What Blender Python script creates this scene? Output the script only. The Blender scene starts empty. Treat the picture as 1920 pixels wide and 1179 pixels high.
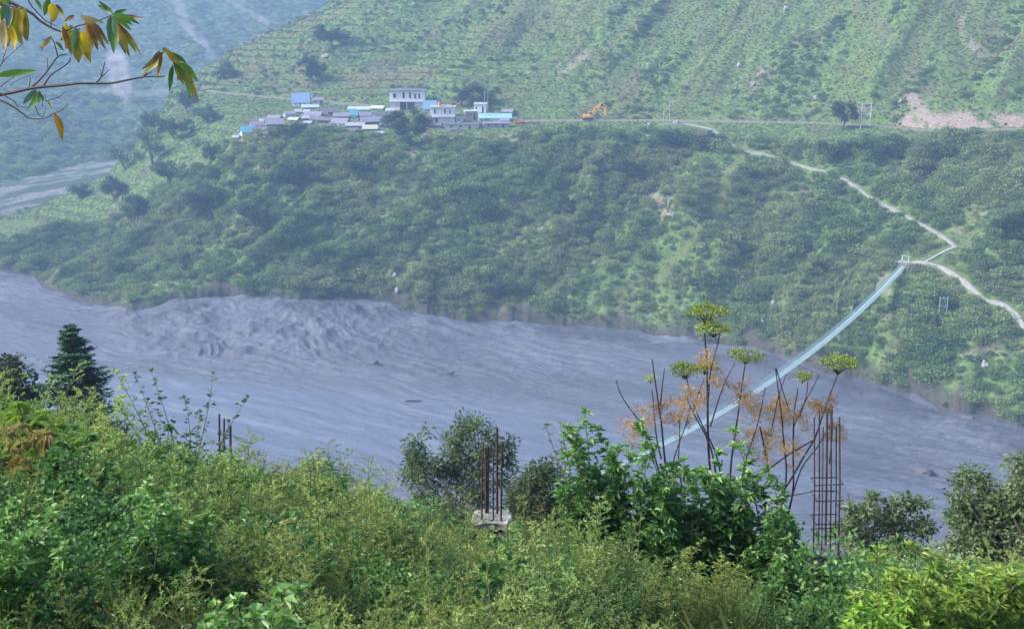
import bpy, math, random
import numpy as np
from mathutils import Vector, Matrix

sc = bpy.context.scene
COL = sc.collection
# ------------------------------------------------------------------ camera, sky, sun, exposure
F, CX, CY, W0 = 2059.0, 960.0, 589.5, 1920.0
PITCH = math.radians(14.4)
cam_d = bpy.data.cameras.new('camera'); cam_d.sensor_width = 36.0; cam_d.lens = 36.0 * F / W0
cam_d.clip_start = 0.1; cam_d.clip_end = 12000
cam = bpy.data.objects.new('camera', cam_d); COL.objects.link(cam)
cam.rotation_euler = (math.radians(90) - PITCH, 0, 0); sc.camera = cam

SUN_EL, SUN_AZ = math.radians(40), math.radians(262)      # azimuth from +Y clockwise
world = bpy.data.worlds.new('World'); sc.world = world; world.use_nodes = True
wn = world.node_tree
sky = wn.nodes.new('ShaderNodeTexSky'); sky.sky_type = 'NISHITA'; sky.sun_disc = False
sky.sun_elevation = SUN_EL; sky.sun_rotation = SUN_AZ; sky.air_density = 1.0; sky.dust_density = 2.0; sky.ozone_density = 1.0
bg = wn.nodes['Background']; bg.inputs['Strength'].default_value = 0.13
wn.links.new(sky.outputs[0], bg.inputs[0])
sun_d = bpy.data.lights.new('sun', 'SUN'); sun_d.energy = 3.3; sun_d.angle = math.radians(18); sun_d.color = (1.0, 0.95, 0.86)
sun = bpy.data.objects.new('sun', sun_d); COL.objects.link(sun)
sd = Vector((math.sin(SUN_AZ) * math.cos(SUN_EL), math.cos(SUN_AZ) * math.cos(SUN_EL), math.sin(SUN_EL)))
sun.rotation_euler = sd.to_track_quat('Z', 'Y').to_euler()
sc.view_settings.view_transform = 'Standard'; sc.view_settings.look = 'None'
sc.view_settings.exposure = 1.2; sc.view_settings.gamma = 1.0; sc.view_settings.use_curve_mapping = False
sc.cycles.use_denoising = True
sc.cycles.max_bounces = 6; sc.cycles.diffuse_bounces = 3; sc.cycles.transmission_bounces = 3
sc.cycles.transparent_max_bounces = 8; sc.cycles.volume_bounces = 1
sc.cycles.use_adaptive_sampling = True; sc.cycles.adaptive_threshold = 0.02
HAZE = 0.00048

rng = np.random.default_rng(7)
random.seed(5)
SP, CP = math.sin(PITCH), math.cos(PITCH)

# ------------------------------------------------------------------ maths helpers
def ray(px, py):
    u = (np.asarray(px, float) - CX) / F; v = (CY - np.asarray(py, float)) / F
    return u, CP + v * SP, -SP + v * CP
def at(px, py, Y):
    x, y, z = ray(px, py)
    return Vector((float(x / y * Y), float(Y), float(z / y * Y)))
def proj(P):
    P = np.asarray(P, float)
    x, y, z = P[..., 0], P[..., 1], P[..., 2]
    d = y * CP - z * SP; up = y * SP + z * CP
    return CX + F * x / d, CY - F * up / d
def sm(x, a, b):
    t = np.clip((np.asarray(x, float) - a) / (b - a), 0, 1); return t * t * (3 - 2 * t)
def _h(ix, iy, s):
    n = (ix * 374761393 + iy * 668265263 + s * 1442695041) & 0xffffffff
    n = ((n ^ (n >> 13)) * 1274126177) & 0xffffffff
    n = n ^ (n >> 16)
    return (n & 0xffff) / 65535.0
def vnoise(x, y, s=0):
    x = np.asarray(x, float); y = np.asarray(y, float)
    ix = np.floor(x).astype(np.int64); iy = np.floor(y).astype(np.int64)
    fx = x - ix; fy = y - iy
    fx = fx * fx * fx * (fx * (fx * 6 - 15) + 10); fy = fy * fy * fy * (fy * (fy * 6 - 15) + 10)
    a = _h(ix, iy, s); b = _h(ix + 1, iy, s); c = _h(ix, iy + 1, s); d = _h(ix + 1, iy + 1, s)
    return (a * (1 - fx) + b * fx) * (1 - fy) + (c * (1 - fx) + d * fx) * fy * 1.0
def fbm(x, y, s=0, o=4, g=0.5):
    t = 0; a = 1; n = 0
    for k in range(o):
        t = t + a * vnoise(x * 2 ** k + 17.3 * k, y * 2 ** k - 9.1 * k, s + k); n += a; a *= g
    return t / n * 2 - 1
def ridged(x, y, s=0, o=4):
    t = 0; a = 1; n = 0
    for k in range(o):
        t = t + a * (1 - np.abs(2 * vnoise(x * 2 ** k + 7.7 * k, y * 2 ** k + 3.1 * k, s + k) - 1)); n += a; a *= 0.5
    return t / n

# ------------------------------------------------------------------ mesh helpers
def mesh_np(name, V, Fc, mats=(), midx=None, attrs=None, smooth=False):
    """V (n,3); Fc list of arrays (m,k) of equal-size faces"""
    me = bpy.data.meshes.new(name)
    if not isinstance(Fc, (list, tuple)): Fc = [Fc]
    Fc = [np.asarray(f, np.int32) for f in Fc if len(f)]
    nl = sum(f.size for f in Fc); nf = sum(len(f) for f in Fc)
    me.vertices.add(len(V)); me.vertices.foreach_set('co', np.asarray(V, np.float32).ravel())
    if nf:
        me.loops.add(nl); me.polygons.add(nf)
        me.loops.foreach_set('vertex_index', np.concatenate([f.ravel() for f in Fc]))
        tot = np.concatenate([np.full(len(f), f.shape[1], np.int32) for f in Fc])
        st = np.concatenate([[0], np.cumsum(tot)[:-1]]).astype(np.int32)
        me.polygons.foreach_set('loop_start', st)
        if midx is not None: me.polygons.foreach_set('material_index', np.asarray(midx, np.int32))
        me.polygons.foreach_set('use_smooth', np.full(nf, smooth, bool))
    for m in mats: me.materials.append(m)
    for k, a in (attrs or {}).items():
        a = np.asarray(a)
        if a.ndim == 2:
            if a.shape[1] == 3:
                at_ = me.attributes.new(k, 'FLOAT_VECTOR', 'POINT'); at_.data.foreach_set('vector', a.astype(np.float32).ravel())
            else:
                at_ = me.attributes.new(k, 'FLOAT_COLOR', 'POINT'); at_.data.foreach_set('color', a.astype(np.float32).ravel())
        elif a.dtype.kind == 'i':
            at_ = me.attributes.new(k, 'INT', 'POINT'); at_.data.foreach_set('value', a.astype(np.int32))
        else:
            at_ = me.attributes.new(k, 'FLOAT', 'POINT'); at_.data.foreach_set('value', a.astype(np.float32))
    me.update(calc_edges=True); me.validate()
    return me
def link(name, me, parent=None, loc=None):
    o = bpy.data.objects.new(name, me); COL.objects.link(o)
    if parent is not None: o.parent = parent
    if loc is not None: o.location = loc
    return o
def tag(o, label=None, cat=None, group=None, kind=None):
    if label: o['label'] = label
    if cat: o['category'] = cat
    if group: o['group'] = group
    if kind: o['kind'] = kind
    return o
def thing(name, label, cat, loc=(0, 0, 0), rz=0.0, group=None):
    o = bpy.data.objects.new(name, None); COL.objects.link(o); o.empty_display_size = 0.1
    o.location = loc; o.rotation_euler = (0, 0, rz)
    return tag(o, label, cat, group)
def copy_tree(o, parent=None):
    c = o.copy(); COL.objects.link(c); c.parent = parent
    for ch in list(o.children): copy_tree(ch, c)
    return c

class MB:
    """collects boxes, tubes, polygons, leaves; builds ONE mesh"""
    def __init__(s): s.V = []; s.T = []; s.Q = []; s.n = 0; s.tt = []; s.mt = []; s.mq = []
    def add(s, V, T=None, Q=None, tint=0.5, m=0):
        V = np.asarray(V, float).reshape(-1, 3)
        if T is not None and len(T):
            T = np.asarray(T); s.T.append(T + s.n); s.mt.append(np.full(len(T), m))
        if Q is not None and len(Q):
            Q = np.asarray(Q); s.Q.append(Q + s.n); s.mq.append(np.full(len(Q), m))
        s.V.append(V); s.tt.append(np.broadcast_to(np.asarray(tint, float), (len(V),)).copy()); s.n += len(V)
    def box(s, c, d, rz=0.0, rx=0.0, ry=0.0, tint=0.5, m=0, taper=1.0):
        x, y, z = d[0] / 2, d[1] / 2, d[2] / 2
        V = np.array([[-x, -y, -z], [x, -y, -z], [x, y, -z], [-x, y, -z], [-x * taper, -y * taper, z], [x * taper, -y * taper, z], [x * taper, y * taper, z], [-x * taper, y * taper, z]])
        R = (Matrix.Rotation(rz, 3, 'Z') @ Matrix.Rotation(ry, 3, 'Y') @ Matrix.Rotation(rx, 3, 'X'))
        V = V @ np.array(R).T + np.array(c)
        s.add(V, Q=[[0, 3, 2, 1], [4, 5, 6, 7], [0, 1, 5, 4], [1, 2, 6, 5], [2, 3, 7, 6], [3, 0, 4, 7]], tint=tint, m=m)
    def tube(s, P, r, k=5, tint=0.5, m=0, cap=True):
        P = np.asarray([tuple(p) for p in P], float); n = len(P)
        r = np.broadcast_to(np.asarray(r, float), (n,))
        d = np.gradient(P, axis=0); d /= np.linalg.norm(d, axis=1)[:, None] + 1e-9
        up = np.array([0, 0, 1.0]) if abs(d[0][2]) < 0.9 else np.array([1.0, 0, 0])
        a = np.cross(d, up); a /= np.linalg.norm(a, axis=1)[:, None] + 1e-9; b = np.cross(d, a)
        t = np.arange(k) / k * 2 * math.pi
        V = P[:, None, :] + r[:, None, None] * (np.cos(t)[None, :, None] * a[:, None, :] + np.sin(t)[None, :, None] * b[:, None, :])
        q = []
        for i in range(n - 1):
            for j in range(k):
                j2 = (j + 1) % k; q.append([i * k + j, i * k + j2, (i + 1) * k + j2, (i + 1) * k + j])
        V = V.reshape(-1, 3); T = None
        if cap:
            V = np.vstack([V, P[:1], P[-1:]]); e = n * k
            T = [[e, (j + 1) % k, j] for j in range(k)] + [[e + 1, (n - 1) * k + j, (n - 1) * k + (j + 1) % k] for j in range(k)]
        s.add(V, T=T, Q=q, tint=tint, m=m)
    def leaves(s, P, D, N, L, Wd, tint=0.5, m=0, fold=0.15, droop=0.0):
        """batch of folded rhombic leaves; P base, D direction, N approx normal"""
        P = np.asarray(P, float); n = len(P)
        if n == 0: return
        D = D / (np.linalg.norm(D, axis=1)[:, None] + 1e-9)
        S = np.cross(D, N); S /= np.linalg.norm(S, axis=1)[:, None] + 1e-9; Nn = np.cross(S, D)
        L = np.broadcast_to(np.asarray(L, float), (n,))[:, None]; Wd = np.broadcast_to(np.asarray(Wd, float), (n,))[:, None]
        mid = P + D * L * 0.42 - Nn * Wd * fold
        tip = P + D * L - np.array([0, 0, 1.0]) * L * droop
        l = mid + S * Wd * 0.5 + Nn * Wd * fold * 2; r = mid - S * Wd * 0.5 + Nn * Wd * fold * 2
        V = np.stack([P, l, tip, r], 1).reshape(-1, 3)
        i = np.arange(n)[:, None] * 4
        T = np.concatenate([i + np.array([[0, 2, 1]]), i + np.array([[0, 3, 2]])], 0)
        tint = np.broadcast_to(np.asarray(tint, float), (n,))
        s.add(V, T=T, tint=np.repeat(tint, 4), m=m)
    def arrays(s):
        V = np.concatenate(s.V); tt = np.concatenate(s.tt)
        T = np.concatenate(s.T) if s.T else np.zeros((0, 3), int); Q = np.concatenate(s.Q) if s.Q else np.zeros((0, 4), int)
        m = np.concatenate(s.mt + s.mq) if (s.mt or s.mq) else np.zeros(0, int)
        return V, T, Q, tt, m
    def mesh(s, name, mats, smooth=False):
        V, T, Q, tt, m = s.arrays()
        return mesh_np(name, V, [T, Q], mats, m, {'tint': tt}, smooth)
    def build(s, name, mats, parent=None, loc=None, smooth=False):
        if not isinstance(mats, (list, tuple)): mats = [mats]
        return link(name, s.mesh(name, mats, smooth), parent, loc)

# ------------------------------------------------------------------ materials
def new_mat(name):
    m = bpy.data.materials.new(name); m.use_nodes = True
    nt = m.node_tree; b = nt.nodes['Principled BSDF']
    return m, nt, b
def N(nt, t, **kw):
    n = nt.nodes.new(t)
    for k, v in kw.items(): setattr(n, k, v)
    return n
def ramp(nt, fac, cols):
    r = N(nt, 'ShaderNodeValToRGB'); e = r.color_ramp.elements
    while len(e) > 1: e.remove(e[-1])
    e[0].position = cols[0][0]; e[0].color = (*cols[0][1], 1)
    for p, c in cols[1:]:
        x = e.new(p); x.color = (*c, 1)
    nt.links.new(fac, r.inputs[0]); return r.outputs[0]
def noise(nt, scale, detail=4, rough=0.55, coord='pos', vec=None, stretch=None):
    if vec is None:
        if coord == 'pos': g = N(nt, 'ShaderNodeNewGeometry'); vec = g.outputs['Position']
        else: g = N(nt, 'ShaderNodeTexCoord'); vec = g.outputs['Object']
    if stretch:
        mp = N(nt, 'ShaderNodeMapping'); mp.inputs['Rotation'].default_value = stretch[0]; mp.inputs['Scale'].default_value = stretch[1]
        nt.links.new(vec, mp.inputs[0]); vec = mp.outputs[0]
    n = N(nt, 'ShaderNodeTexNoise'); n.inputs['Scale'].default_value = scale; n.inputs['Detail'].default_value = detail; n.inputs['Roughness'].default_value = rough
    nt.links.new(vec, n.inputs['Vector']); return n.outputs['Fac']
def mixc(nt, fac, a, b, mode='MIX'):
    m = N(nt, 'ShaderNodeMix', data_type='RGBA', blend_type=mode)
    for s_, v in ((0, fac), (6, a), (7, b)):
        if hasattr(v, 'links'): nt.links.new(v, m.inputs[s_])
        elif isinstance(v, (int, float)): m.inputs[s_].default_value = v
        else: m.inputs[s_].default_value = (*v, 1)
    return m.outputs[2]
def math_(nt, op, a, b=None, clamp=False):
    m = N(nt, 'ShaderNodeMath', operation=op); m.use_clamp = clamp
    for i, v in enumerate((a, b)):
        if v is None: continue
        if hasattr(v, 'links'): nt.links.new(v, m.inputs[i])
        else: m.inputs[i].default_value = v
    return m.outputs[0]
def attr(nt, name, out='Fac'):
    a = N(nt, 'ShaderNodeAttribute'); a.attribute_name = name; return a.outputs[out]
def leaf_mat(name, cols, trans=0.35, patch=None, patch_scale=0.35, rough=0.5, rnd=0.25):
    """leaf colour by per-leaf tint plus patches of another colour by place"""
    m, nt, b = new_mat(name)
    oi = N(nt, 'ShaderNodeObjectInfo')
    t = math_(nt, 'ADD', attr(nt, 'tint'), math_(nt, 'MULTIPLY', math_(nt, 'SUBTRACT', oi.outputs['Random'], 0.5), rnd * 2), True)
    k = len(cols); c = ramp(nt, t, [(i / (k - 1), cc) for i, cc in enumerate(cols)])
    if patch:
        f = ramp(nt, noise(nt, patch_scale, 3), [(0.42, (0, 0, 0)), (0.62, (1, 1, 1))])
        c = mixc(nt, math_(nt, 'MULTIPLY', f, patch[1]), c, mixc(nt, 0.6, c, patch[0]))
    nt.links.new(c, b.inputs['Base Color']); b.inputs['Roughness'].default_value = rough
    b.inputs['Specular IOR Level'].default_value = 0.35
    tr = N(nt, 'ShaderNodeBsdfTranslucent'); nt.links.new(mixc(nt, 1.0, c, (1.0, 1.15, 0.6), 'MULTIPLY'), tr.inputs[0])
    ms = N(nt, 'ShaderNodeMixShader'); ms.inputs[0].default_value = trans
    nt.links.new(b.outputs[0], ms.inputs[1]); nt.links.new(tr.outputs[0], ms.inputs[2])
    nt.links.new(ms.outputs[0], nt.nodes['Material Output'].inputs[0])
    return m
def plain(name, c1, c2=None, scale=3.0, rough=0.8, bump=0.0, metal=0.0, coord='obj', stretch=None):
    m, nt, b = new_mat(name); c2 = c2 or tuple(x * 0.7 for x in c1)
    f = noise(nt, scale, 5, 0.6, coord, stretch=stretch)
    nt.links.new(ramp(nt, f, [(0.35, c2), (0.65, c1)]), b.inputs['Base Color'])
    b.inputs['Roughness'].default_value = rough; b.inputs['Metallic'].default_value = metal
    if bump:
        bp = N(nt, 'ShaderNodeBump'); bp.inputs['Strength'].default_value = bump; bp.inputs['Distance'].default_value = 0.05
        nt.links.new(f, bp.inputs['Height']); nt.links.new(bp.outputs[0], b.inputs['Normal'])
    return m

# ------------------------------------------------------------------ the far hillside
RIV = -98.0
def curve(pts, mode):
    """pts: (px, py, v); mode 'z' -> v is height, 'Y' -> v is distance.  returns azimuth, Y, z arrays"""
    A, Ys, Z = [], [], []
    for px, py, v in pts:
        x, y, z = [float(c) for c in ray(px, py)]
        Y = v * y / z if mode == 'z' else v
        A.append(x / y); Ys.append(Y); Z.append(z / y * Y)
    o = np.argsort(A); return np.array(A)[o], np.array(Ys)[o], np.array(Z)[o]
def hwall(px): return 1.0 + 7.0 * sm(px, 130, 400) * (1 - sm(px, 560, 950))
bank_px = [(-500, 480), (-200, 495), (0, 508), (62, 516), (85, 540), (160, 565), (250, 585), (330, 562), (430, 552), (560, 560), (640, 556), (720, 566), (800, 592), (900, 602),
           (1000, 606), (1100, 612), (1200, 622), (1290, 636), (1400, 652), (1460, 668), (1540, 700), (1620, 712), (1700, 742), (1790, 775), (1850, 785), (1920, 802), (2100, 850), (2400, 900)]
K1 = curve([(px, py, RIV + float(hwall(px))) for px, py in bank_px], 'z')
lip = [(-500, 478, 460), (-200, 470, 470), (0, 452, 490), (80, 440, 495), (200, 425, 480), (270, 385, 480), (340, 325, 478), (440, 268, 476), (520, 252, 474), (640, 252, 470), (780, 275, 462), (860, 268, 460), (960, 262, 458),
       (1100, 252, 452), (1240, 250, 446), (1340, 262, 438), (1500, 268, 426), (1640, 262, 412), (1760, 256, 400), (1920, 250, 388), (2100, 250, 380), (2400, 250, 370)]
K3 = curve(lip, 'Y')
road = [(-500, 455, 480), (-200, 440, 500), (0, 415, 520), (100, 378, 530), (200, 330, 535), (260, 268, 545), (320, 205, 560), (390, 172, 580), (540, 186, 560), (700, 200, 530), (860, 222, 505), (980, 227, 496), (1100, 226, 488), (1240, 226, 478), (1340, 228, 468),
        (1500, 230, 450), (1640, 236, 432), (1760, 247, 414), (1920, 242, 404), (2100, 242, 396), (2400, 242, 386)]
K4 = curve(road, 'Y')
ter = [(-500, 470, 500), (-200, 455, 520), (0, 425, 545), (100, 392, 555), (200, 340, 560), (260, 285, 570), (320, 182, 590), (380, 140, 630), (440, 120, 615), (560, 110, 600), (700, 105, 590), (860, 100, 575), (980, 105, 560), (1100, 118, 535), (1240, 130, 512), (1340, 135, 495),
       (1500, 140, 474), (1640, 150, 452), (1760, 165, 432), (1920, 170, 420), (2100, 170, 412), (2400, 170, 400)]
K5 = curve(ter, 'Y')
crest = [(-500, 480, 530), (-200, 465, 550), (0, 440, 570), (100, 400, 580), (200, 350, 590), (260, 300, 600), (320, 168, 625), (360, 142, 650), (390, 124, 660), (440, 91, 672), (500, 60, 680), (560, 30, 685), (622, -2, 690), (700, -50, 700), (860, -110, 705), (1100, -200, 690),
         (1340, -270, 650), (1640, -330, 620), (1920, -350, 590), (2400, -350, 570)]
K6 = curve(crest, 'Y')
NA = 1180
AZ = np.linspace(-0.66, 0.66, NA)
def kin(K, a): return np.interp(a, K[0], K[1]), np.interp(a, K[0], K[2])
def smooth1(v, k=9):
    w = np.hanning(k + 2)[1:-1]; w /= w.sum(); return np.convolve(np.pad(v, k // 2, mode='edge'), w, 'valid')
kY, kZ = [], []
y1, z1 = kin(K1, AZ); y3, z3 = kin(K3, AZ); y4, z4 = kin(K4, AZ); y5, z5 = kin(K5, AZ); y6, z6 = kin(K6, AZ)
z1 = z1 + 1.1 * fbm(AZ * 60, AZ * 0 + 3, 15, 3); y1 = y1 + 2.2 * fbm(AZ * 45, AZ * 0 + 8, 16, 4)
y3, z3, y4, z4, y5, z5, y6, z6 = [smooth1(v, 21) for v in (y3, z3, y4, z4, y5, z5, y6, z6)]
ym = y1 + (y3 - y1) * 0.5; zm = z1 + (z3 - z1) * 0.53
KY = np.stack([y1 - 3, y1, ym, y3, y4 - 4, y4 + 4, y5, y6, y6 + 90, y6 + 190], 0)
KZ = np.stack([z1 - 14, z1, zm, z3, z4 - 0.2, z4 + 0.2, z5, z6, z6 - 45, np.full(NA, -93.0) - 8], 0)
rows = [8, 70, 70, 44, 10, 60, 90, 20, 14]
gy, gz, kid = [], [], []
for i, n in enumerate(rows):
    t = np.linspace(0, 1, n, endpoint=False)[:, None]
    gy.append(KY[i] + (KY[i + 1] - KY[i]) * t); gz.append(KZ[i] + (KZ[i + 1] - KZ[i]) * t); kid.append(i + t + 0 * KY[i])
gy.append(KY[-1][None]); gz.append(KZ[-1][None]); kid.append(np.full((1, NA), 9.0))
GY = np.concatenate(gy); GZ = np.concatenate(gz); KID = np.concatenate(kid); GX = GY * AZ[None, :]
NR = len(GY)
PATH_A = [(1236, 232), (1290, 232), (1335, 243), (1362, 266), (1390, 283), (1430, 290), (1475, 303), (1520, 318), (1560, 326), (1600, 348), (1640, 378), (1690, 402), (1745, 432), (1775, 450), (1793, 466)]
PATH_B = [(1793, 466), (1770, 474), (1748, 486), (1732, 495)]
PATH_C = [(1686, 494), (1732, 495), (1765, 503), (1795, 521), (1830, 549), (1850, 564), (1885, 574), (1905, 592), (1920, 615), (1950, 660)]
def band(px, py, line, w):
    """1 near a polyline in the picture (authoring aid for where paths and scars run), 0 away from it"""
    d = np.full(np.shape(px), 1e9)
    for (x0, y0), (x1, y1_) in zip(line[:-1], line[1:]):
        vx, vy = x1 - x0, y1_ - y0; t = np.clip(((px - x0) * vx + (py - y0) * vy) / (vx * vx + vy * vy), 0, 1)
        d = np.minimum(d, np.hypot(px - x0 - t * vx, py - y0 - t * vy))
    return 1 - sm(d, w * 0.6, w * 1.4)
q0x, q0y = proj(np.stack([GX, GY, GZ], -1))
calm = 1 - 1.0 * np.maximum(band(q0x, q0y, PATH_A[3:], 60), np.maximum(band(q0x, q0y, PATH_B, 20), band(q0x, q0y, PATH_C, 60)))
# relief: ribs and gullies, bench terraces, small bumps
lower = sm(KID, 1.0, 1.5) * (1 - sm(KID, 2.7, 3.1)) * calm; upper = sm(KID, 5.1, 6.2) * (1 - sm(KID, 7.0, 7.3)); bench = sm(KID, 3.0, 3.3) * (1 - sm(KID, 3.8, 4.0)); mid_ = sm(KID, 5.05, 5.3) * (1 - sm(KID, 6, 6.4))
ribx = (GX - GY) * 0.024 + 1.2 * fbm(GX * .015, GY * .015, 5, 2)
GZ += upper * 4.0 * (ridged((GX - GY) * .035, (GX + GY) * .007, 23, 4) - .5) * sm(AZ, -0.05, 0.12)[None, :]
GZ += lower * (12.0 * (ridged(ribx, (GX + GY) * 0.004, 3, 4) - 0.55) * 1.6 + 3.2 * fbm(GX * 0.06, GY * 0.06, 11, 3))
GZ += upper * (18 * (ridged(GX * 0.016 - GY * 0.013, GY * 0.006 + GX * 0.002, 21, 4) - 0.5) + 2.5 * fbm(GX * 0.05, GY * 0.05, 31, 3)) * (0.25 + 0.75 * sm(AZ, -0.28, 0.0))[None, :]
mid_ = np.maximum(mid_, sm(KID, 5.05, 5.3) * (1 - sm(KID, 6.6, 7)) * (AZ < 0.06)[None, :])
tz = GZ / 3.4 + 0.7 * fbm(GX * 0.012, GY * 0.012, 41, 2)
step = np.floor(tz) + sm(tz - np.floor(tz), 0.55, 1.0)
GZ += (step * 3.4 - tz * 3.4) * (mid_ + 0.5 * bench) * (1 - 0.8 * sm(AZ, 0.05, 0.2))[None, :] * 0.8
GZ += 0.5 * fbm(GX * 0.25, GY * 0.25, 51, 3) * (0.35 + lower + upper) * (1 - sm(KID, 3.9, 4.0) * (1 - sm(KID, 5.0, 5.1)))
GZ += 2.2 * sm(KID, 1.0, 1.04) * (1 - sm(KID, 1.3, 1.9)) * (.6 + .8 * fbm(AZ * 30, AZ * 0 + 1, 17, 3))[None, :]
def hz(x, y):
    """height of the hillside under a point"""
    x = np.asarray(x, float); y = np.asarray(y, float); a = np.clip((x / y - AZ[0]) / (AZ[1] - AZ[0]), 0, NA - 1.001)
    i = a.astype(int); f = a - i; out = np.zeros(x.shape)
    fl = out.ravel(); ii = i.ravel(); ff = f.ravel(); yy = y.ravel()
    for k in range(len(fl)):
        c = ii[k]; fl[k] = (1 - ff[k]) * np.interp(yy[k], GY[:, c], GZ[:, c]) + ff[k] * np.interp(yy[k], GY[:, c + 1], GZ[:, c + 1])
    return fl.reshape(x.shape)
def hit(px, py):
    """where the line of sight through a picture point meets the hillside"""
    x, y, z = [float(c) for c in ray(px, py)]; a = x / y; s = z / y
    i = int(np.clip((a - AZ[0]) / (AZ[1] - AZ[0]), 0, NA - 1))
    d = GZ[:, i] - s * GY[:, i]
    k = np.argmax(d >= 0)
    if k == 0: k = 1
    t = d[k - 1] / (d[k - 1] - d[k] + 1e-9); Y = GY[k - 1, i] + np.clip(t, 0, 1) * (GY[k, i] - GY[k - 1, i])
    return Vector((a * Y, Y, float(s * Y)))
PXY = proj(np.stack([GX, GY, GZ], -1))
GULLY = [(1395, 285), (1370, 320), (1340, 375), (1325, 410), (1295, 455), (1262, 490), (1230, 530)]
GULLY2 = [(870, 350), (845, 385), (815, 430), (785, 465), (755, 510), (742, 545)]
px_, py_ = PXY
bare = np.zeros_like(GZ)                                   # bare pinkish earth
cut = sm(px_, 1665, 1700) * sm(py_, 203 + 12 * fbm(px_ * 0.02, py_ * 0, 5), 222) * (1 - sm(py_, 242, 247)) * (KID > 5)
cut *= sm(fbm(px_ * 0.05, py_ * 0.05, 8, 3), -0.6, -0.1)
bare = np.maximum(bare, cut)
bare = np.maximum(bare, 0.8 * band(px_, py_, [(1710, 185), (1730, 215)], 14) * (KID > 5))
bare = np.maximum(bare, 0.7 * band(px_, py_, [(1400, 185), (1430, 130), (1500, 80), (1560, 40)], 5) * sm(fbm(px_ * .06, py_ * .06, 9, 3), -.2, .3))
bare = np.maximum(bare, 0.6 * band(px_, py_, [(1225, 375), (1250, 395)], 14))
bare = np.maximum(bare, 0.55 * band(px_, py_, [(820, 268), (960, 262)], 10))
bare = np.maximum(bare, 0.45 * band(px_, py_, [(1050, 140), (1100, 100)], 7))
bare = np.maximum(bare, 0.7 * band(px_, py_, [(1805, 40), (1815, 80), (1840, 100)], 9) * sm(fbm(px_ * .06, py_ * .06, 29, 3), -.3, .2))
bare = np.maximum(bare, 0.5 * band(px_, py_, [(1660, 665), (1920, 660)], 3))
cliff = band(px_, py_, [(130, 535), (215, 568), (260, 575), (330, 560), (440, 550)], 13) * sm(fbm(px_ * .05, py_ * .03, 19, 3), -.45, .1) * (KID < 1.6)
cliff = np.maximum(cliff, .9 * (1 - sm(KID - .09 * fbm(AZ * 50, AZ * 0 + 2, 20, 3)[None, :], 1.03, 1.13)))
bare = np.maximum(bare, 0.5 * sm(fbm(px_ * .02, py_ * .035, 61, 3), 0.42, 0.6) * (KID < 3))
light = np.maximum(np.maximum(band(px_, py_, GULLY, 9), 0.9 * band(px_, py_, GULLY2, 8)), 0.7 * band(px_, py_, [(300, 335), (430, 280)], 9))   # paler grass strips
light = np.maximum(light, 1.3 * band(px_, py_, [(5, 428), (60, 422)], 10))
diag = fbm((GX - GY) * .075, (GX + GY) * .012 + 3 * AZ[None, :], 71, 4)             # erosion ribs run diagonally down the slope
horz = fbm(GX * .012, GY * .11, 72, 4)
streaky = diag * sm(AZ, -0.05, 0.12)[None, :] + horz * (1 - sm(AZ, -0.05, 0.12)[None, :])
light = np.maximum(light, 0.75 * sm(streaky, -0.02, 0.25) * (KID > 4.9))
light = np.maximum(light, 0.32 * sm(fbm((GX - GY) * .085, (GX + GY) * .011, 73, 5), 0.0, 0.35) * (KID < 3))
light = np.maximum(light, 0.35 * sm(px_, 250, 0) * (KID < 5))
dry = 0.9 * band(px_, py_, [(660, 150), (800, 140)], 14) + 0.5 * band(px_, py_, [(470, 120), (600, 130)], 12)
dry = np.clip(dry + 0.5 * sm(fbm(GX * .02, GY * .05, 81, 3), 0.1, 0.4) * (KID > 4) * (px_ < 1250), 0, 1)
gr = np.clip(band(px_, py_, [(390, 172), (540, 186), (700, 200)], 2.5) + (np.abs(KID - 4.5) < 0.45) * (px_ > 800), 0, 1)  # the gravel road
upr = (KID > 5.0).astype(float)

m_hill, nt, b = new_mat('hillside_ground')
base = ramp(nt, noise(nt, 0.35, 6, 0.7), [(0.3, (0.045, 0.085, 0.032)), (0.5, (0.10, 0.165, 0.055)), (0.68, (0.19, 0.26, 0.09))])
base = mixc(nt, ramp(nt, noise(nt, 0.06, 4), [(0.5, (0, 0, 0)), (0.68, (1, 1, 1))]), base, (0.12, 0.115, 0.075))
msk = attr(nt, 'mask', 'Color'); sp = N(nt, 'ShaderNodeSeparateColor'); nt.links.new(msk, sp.inputs[0])
fine = noise(nt, 1.1, 5, 0.7)
base = mixc(nt, sp.outputs[1], base, ramp(nt, fine, [(0.3, (0.08, 0.12, 0.045)), (0.7, (0.16, 0.19, 0.07))]))
base = mixc(nt, attr(nt, 'dry'), base, ramp(nt, fine, [(0.3, (0.10, 0.11, 0.055)), (0.7, (0.2, 0.19, 0.10))]))
base = mixc(nt, sp.outputs[0], base, ramp(nt, fine, [(0.3, (0.17, 0.13, 0.11)), (0.7, (0.42, 0.34, 0.30))]))
base = mixc(nt, attr(nt, 'cliff'), base, ramp(nt, fine, [(0.3, (0.035, 0.032, 0.035)), (0.7, (0.10, 0.09, 0.085))]))
base = mixc(nt, sp.outputs[2], base, ramp(nt, fine, [(0.3, (0.13, 0.14, 0.10)), (0.7, (0.27, 0.26, 0.2))]))
nt.links.new(base, b.inputs['Base Color']); b.inputs['Roughness'].default_value = 0.95; b.inputs['Specular IOR Level'].default_value = 0.1
bp = N(nt, 'ShaderNodeBump'); bp.inputs['Strength'].default_value = 0.4; bp.inputs['Distance'].default_value = 0.5
nt.links.new(fine, bp.inputs['Height']); nt.links.new(bp.outputs[0], b.inputs['Normal'])

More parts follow.
